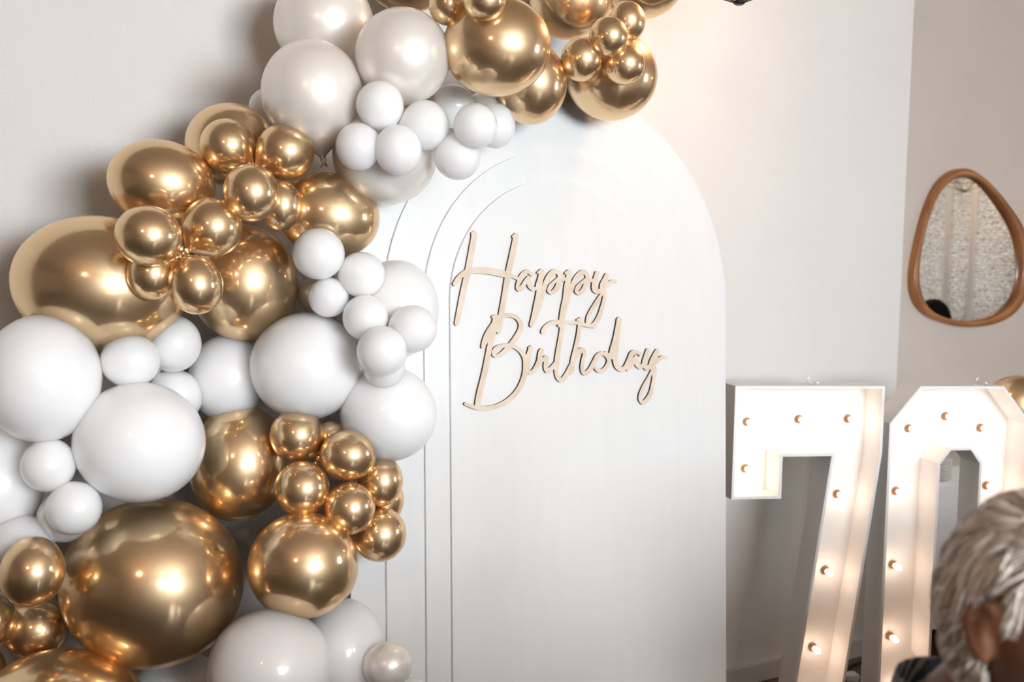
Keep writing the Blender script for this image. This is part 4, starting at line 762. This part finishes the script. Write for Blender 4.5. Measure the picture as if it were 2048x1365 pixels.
def person(mw, sit, hair_m, label, hz, hy=.03, grey=True, lean=0.0):
    root = empty('person', mw, label, 'person')
    if sit:
        J = dict(pel=(0, -.14, .52), wai=(0, -.17, .68), che=(0, -.13, hz-.36), nb=(0, -.065, hz-.165), nt=(0, -.015, hz-.07))
        hip, kne, ank, toe = (.095, -.09, .51), (.13, .33, .49), (.13, .31, .09), (.135, .45, .045)
        sh, el, wr = (.19, -.10, hz-.275), (.25, -.03, hz-.50), (.13, .18, .60)
    else:
        J = dict(pel=(0, 0, hz-.62), wai=(0, .0, hz-.48), che=(0, -.01, hz-.33), nb=(0, -.02, hz-.175), nt=(0, 0, hz-.07))
        hip, kne, ank, toe = (.09, 0, hz-.66), (.09, .02, .45), (.09, -.01, .09), (.10, .13, .04)
        sh, el, wr = (.18, -.02, hz-.22), (.22, -.03, hz-.48), (.21, .08, hz-.70)
    names = ['pel', 'wai', 'che', 'nb', 'nt']; V = [J[k] for k in names]; E = [(0,1),(1,2),(2,3),(3,4)]; Rr = [.13, .125, .135, .062, .056]
    Rs = {0: .145, 1: .145, 2: .155}
    shirtV, shirtE, shirtR = list(V[:4]), [(0,1),(1,2),(2,3)], [.15, .148, .158, .075]
    trV, trE, trR = [V[0]], [], [.145]
    for s in (-1, 1):
        m = lambda p: (p[0]*s, p[1], p[2])
        b = len(V); V += [m(sh), m(el), m(wr)]; E += [(2, b), (b, b+1), (b+1, b+2)]; Rr += [.06, .043, .028]
        wv = Vector(m(wr)); dr = (wv - Vector(m(el))).normalized(); dr = (dr + Vector((0, .35 if sit else 0, 0))).normalized()
        side = Vector((-s, 0, 0)) if sit else Vector((0, 1, 0)); side = (side - dr*side.dot(dr)).normalized(); dn = dr.cross(side); dn = dn if dn.z < 0 else -dn
        pm = wv + dr*.05; V.append(tuple(pm)); E.append((b+2, len(V)-1)); Rr.append((.030, .017)); pi_ = len(V)-1
        for kf, (off, ln) in enumerate(((.030, .066), (.011, .076), (-.009, .070), (-.027, .055))):
            q0 = pm + dr*.035 + side*off; q1 = q0 + dr*ln*.55 + dn*.006; q2 = q1 + dr*ln*.38 + dn*.02
            i0 = len(V); V += [tuple(q0), tuple(q1), tuple(q2)]; E += [(pi_, i0), (i0, i0+1), (i0+1, i0+2)]; Rr += [.0095, .0085, .0075]
        q0 = wv + dr*.025 + side*.028; q1 = q0 + dr*.025 + side*.022; q2 = q1 + dr*.028 + side*.006
        i0 = len(V); V += [tuple(q0), tuple(q1), tuple(q2)]; E += [(b+2, i0), (i0, i0+1), (i0+1, i0+2)]; Rr += [.012, .0105, .009]
        b = len(V); V += [m(hip), m(kne), m(ank), m(toe)]; E += [(0, b), (b, b+1), (b+1, b+2), (b+2, b+3)]; Rr += [.085, .058, .04, .036]
        b = len(shirtV); fa = tuple(Vector(m(el)).lerp(Vector(m(wr)), .75)); shirtV += [m(sh), m(el), fa]; shirtE += [(2, b), (b, b+1), (b+1, b+2)]; shirtR += [.078, .057, .046]
        b = len(trV); trV += [m(hip), m(kne), m(ank)]; trE += [(0, b), (b, b+1), (b+1, b+2)]; trR += [.10, .074, .058]
    me = skinned(V, E, Rr, 'body_base')
    bm = bmesh.new(); bm.from_mesh(me); bpy.data.meshes.remove(me)
    hc = Vector((0, hy, hz)); NU, NV = 72, 56; grid = []
    for j in range(1, NV):
        ph = PI*j/NV
        grid.append([bm.verts.new(head_pt((math.sin(ph)*math.cos(2*PI*i/NU), math.sin(ph)*math.sin(2*PI*i/NU), math.cos(ph))) + hc) for i in range(NU)])
    tp = bm.verts.new(head_pt((0, 0, 1)) + hc); bt = bm.verts.new(head_pt((0, 0, -1)) + hc)
    for A, B2 in zip(grid, grid[1:]):
        for i in range(NU): bm.faces.new((A[i], B2[i], B2[(i+1) % NU], A[(i+1) % NU]))
    for i in range(NU):
        bm.faces.new((tp, grid[0][i], grid[0][(i+1) % NU])); bm.faces.new((bt, grid[-1][(i+1) % NU], grid[-1][i]))
    for s in (-1, 1):                                            # ears: helix, lobe and bowl
        ex = lambda a, b_, o: hc + Vector((s*(.0755 + o*.9 - a*.25), a*.62 - .008, b_*.95 - .014))
        tube(bm, catmull([tuple(ex(.014, .006, .002)), tuple(ex(.014, .026, .008)), tuple(ex(.002, .038, .012)), tuple(ex(-.016, .032, .015)), tuple(ex(-.022, .012, .014)), tuple(ex(-.016, -.012, .010)), tuple(ex(-.004, -.030, .006)), tuple(ex(.006, -.030, .002))], 5), [.0055]*36, 8)
        tube(bm, [tuple(ex(-.002, .030, .004)), tuple(ex(-.008, .010, .006)), tuple(ex(-.004, -.012, .003)), tuple(ex(.002, -.028, .002))], [.008, .011, .010, .007], 8)
    o = obj('body', bm, M_skin, smooth=True)
    rm = o.modifiers.new('r', 'REMESH'); rm.mode = 'VOXEL'; rm.voxel_size = .0042; rm.use_smooth_shade = True
    sm = o.modifiers.new('m', 'SMOOTH'); sm.factor = .5; sm.iterations = 2
    dg = bpy.context.evaluated_depsgraph_get(); me = bpy.data.meshes.new_from_object(o.evaluated_get(dg)); o.modifiers.clear(); old = o.data; o.data = me; bpy.data.meshes.remove(old)
    for p in me.polygons: p.use_smooth = True
    o.parent = root
    for s in (-1, 1):
        bm = bmesh.new(); bmesh.ops.create_uvsphere(bm, u_segments=20, v_segments=14, radius=.0125)
        for v in bm.verts: v.co += hc + Vector((s*.031, .0795, .004))
        for f in bm.faces: f.material_index = 1 if f.calc_center_median().y - hc.y > .0795+.0103 else 0
        e = obj('eye', bm, [M_eye, M_iris], smooth=True); e.parent = root
    for nm, (v_, e_, r2), m_ in (('shirt', (shirtV, shirtE, shirtR), M_shirt), ('trousers', (trV, trE, trR), M_jeans)):
        me = skinned(v_, e_, r2, nm); me.materials.append(m_); c = link(nm, me, root)
        for p in me.polygons: p.use_smooth = True
    bm = bmesh.new(); nb = Vector(J['nb']); rr = []
    for j, (rx, dz, dy) in enumerate(((.088, -.03, -.006), (.084, .012, -.004), (.078, .05, .0), (.0755, .05, .0), (.076, -.01, 0))):
        rr.append([bm.verts.new(nb + Vector((rx*math.cos(2*PI*k/40), rx*1.05*math.sin(2*PI*k/40) + dy, dz - .03*max(0, math.sin(2*PI*k/40))))) for k in range(40)])
    for A, B2 in zip(rr, rr[1:]):
        for k in range(40): bm.faces.new((A[k], A[(k+1) % 40], B2[(k+1) % 40], B2[k]))
    c = obj('collar', bm, M_shirt, smooth=True); c.parent = root
    for s in (-1, 1):
        a_, t_ = Vector((ank[0]*s, ank[1], 0)), Vector((toe[0]*s, toe[1], 0)); me = skinned([tuple(a_+Vector((0, -.05, .04))), tuple(a_+Vector((0, .02, .055))), tuple(t_+Vector((0, .0, .04))), tuple(t_+Vector((0, .07, .032)))], [(0,1),(1,2),(2,3)], [(.036, .04), (.042, .055), (.046, .038), (.036, .028)], 'shoe')
        me.materials.append(M_shoe); c = link('shoe', me, root)
    # hair: a scalp shell and swept locks, one mesh
    bm = bmesh.new(); tone = bm.loops.layers.color.new('tone')
    def covered(x, y, z):
        if z > .60: return True
        if y < -.12: return z > -.74 + .25*max(0, y+.5)
        if y < .36: return z > .24 or (.17 < y < .34 and z > -.10) or (y < -.08 and z > .06)
        return z > .40 + .28*max(0, y-.33)
    def surf(d, lift):
        d = Vector(d).normalized(); n = Vector((d.x/.077, d.y/.098, d.z/.120)).normalized()
        return hc + head_pt((d.x, min(d.y, d.y), d.z)) + n*lift
    def paint(f, t):
        for lp in f.loops: lp[tone] = (t, t, t, 1)
    NU, NV = 60, 44; G = {}
    for j in range(NV+1):
        for i in range(NU):
            ph = PI*(j+.001)/(NV+.002); d = (math.sin(ph)*math.cos(2*PI*i/NU), math.sin(ph)*math.sin(2*PI*i/NU), math.cos(ph))
            if covered(*d): G[(i, j)] = bm.verts.new(surf(d, .008))
    for j in range(NV):
        for i in range(NU):
            k = [(i, j), (i, j+1), ((i+1) % NU, j+1), ((i+1) % NU, j)]
            if all(q in G for q in k): paint(bm.faces.new([G[q] for q in k]), .25)
    cnt = 0; rnd = random.Random(11)
    while cnt < 3400:
        z = rnd.uniform(-.75, 1); a = rnd.uniform(0, 2*PI); q = math.sqrt(1-z*z); d = Vector((q*math.cos(a), q*math.sin(a), z))
        if not covered(*d): continue
        cnt += 1
        fl = Vector((0, -.55 if d.y < .3 else .1, -.85)) + Vector((.5*math.sin(5*d.y+2*d.z), .4*math.sin(4*d.z+6*d.x), 0))
        if d.z > .75: fl = Vector((.5*math.sin(7*d.x+3), -.7, .0)) + Vector((d.x*.8, 0, 0))
        if d.z > .5 and d.y > .2: fl = Vector((.9, -.25, .1)) if d.x < .4 else Vector((-.2, -.6, -.6))
        ln = rnd.uniform(.5, .85); st = 7; pts = []; lift0 = rnd.uniform(.005, .012); amp = rnd.uniform(.004, .015) + (.010 if d.y < -.3 and d.z < -.2 else 0); cur = d.copy(); ph = 3*math.sin(4*d.x+2) + 3*math.sin(5*d.z+3*d.y) + rnd.uniform(-.5, .5)
        for k in range(st):
            if k > 0 and not covered(*cur): break
            pts.append(surf(cur, lift0 + amp*math.sin(PI*min(1, (k+.6)/(st)))))
            tn = (fl - cur*fl.dot(cur)).normalized(); sd = cur.cross(tn)
            cur = (cur + (tn + sd*.28*math.sin(ph + k*.7))*ln/st).normalized()
        r0 = rnd.uniform(.0012, .0026); t0 = min(1, max(0, .55 + .22*math.sin(9*d.x+4*d.z+1) * math.sin(7*d.z-3*d.y) + rnd.gauss(0, .13)))
        if len(pts) < 3: continue
        nf = len(bm.faces); tube(bm, pts, [r0*.7, r0, r0*1.1, r0*1.1, r0*.95, r0*.7, r0*.3][:len(pts)-1] + [r0*.3], 4)
        bm.faces.ensure_lookup_table()
        for f in bm.faces[nf:]: paint(f, t0)
    c = obj('hair', bm, hair_m, smooth=True); c.parent = root
    return root
def facing(pos, f):
    f = Vector(f).normalized(); return frame(f.cross(ZS), f, ZS, Vector(pos))
HF = Vector((.45, -.89, 0)).normalized(); HEAD = Vector((.616, 1.135, 1.190))
person(facing((HEAD.x-HF.x*.03, HEAD.y-HF.y*.03, 0), HF), True, M_hair, 'grey haired person in a navy striped shirt at the lower right corner', HEAD.z)
cm = facing((HEAD.x-HF.x*.14, HEAD.y-HF.y*.14, 0), HF)
chair = empty('dining_chair', cm, 'dark wooden chair under the grey haired person, below the frame', 'chair')
bm = bmesh.new(); box(bm, -.22, .22, -.24, .22, .375, .41, .008); o = obj('seat', bm, M_chairwood); o.parent = chair
for sx in (-1, 1):
    bm = bmesh.new(); tube(bm, [(sx*.19, .19, .375), (sx*.20, .20, 0)], [.018, .014], 8); o = obj('leg', bm, M_chairwood); o.parent = chair
    bm = bmesh.new(); tube(bm, [(sx*.19, -.27, .82), (sx*.19, -.235, .40), (sx*.20, -.26, 0)], [.013, .018, .014], 8); o = obj('leg', bm, M_chairwood); o.parent = chair
bm = bmesh.new(); box(bm, -.19, .19, -.285, -.262, .62, .80, .006); o = obj('backrest', bm, M_chairwood); o.parent = chair
GP = W(3.15, .80); GF = Vector((-.6, -.8, 0))
person(facing(GP, GF), False, M_hair_dark, 'dark haired person standing by the curtain, seen only in the mirror', 1.32)
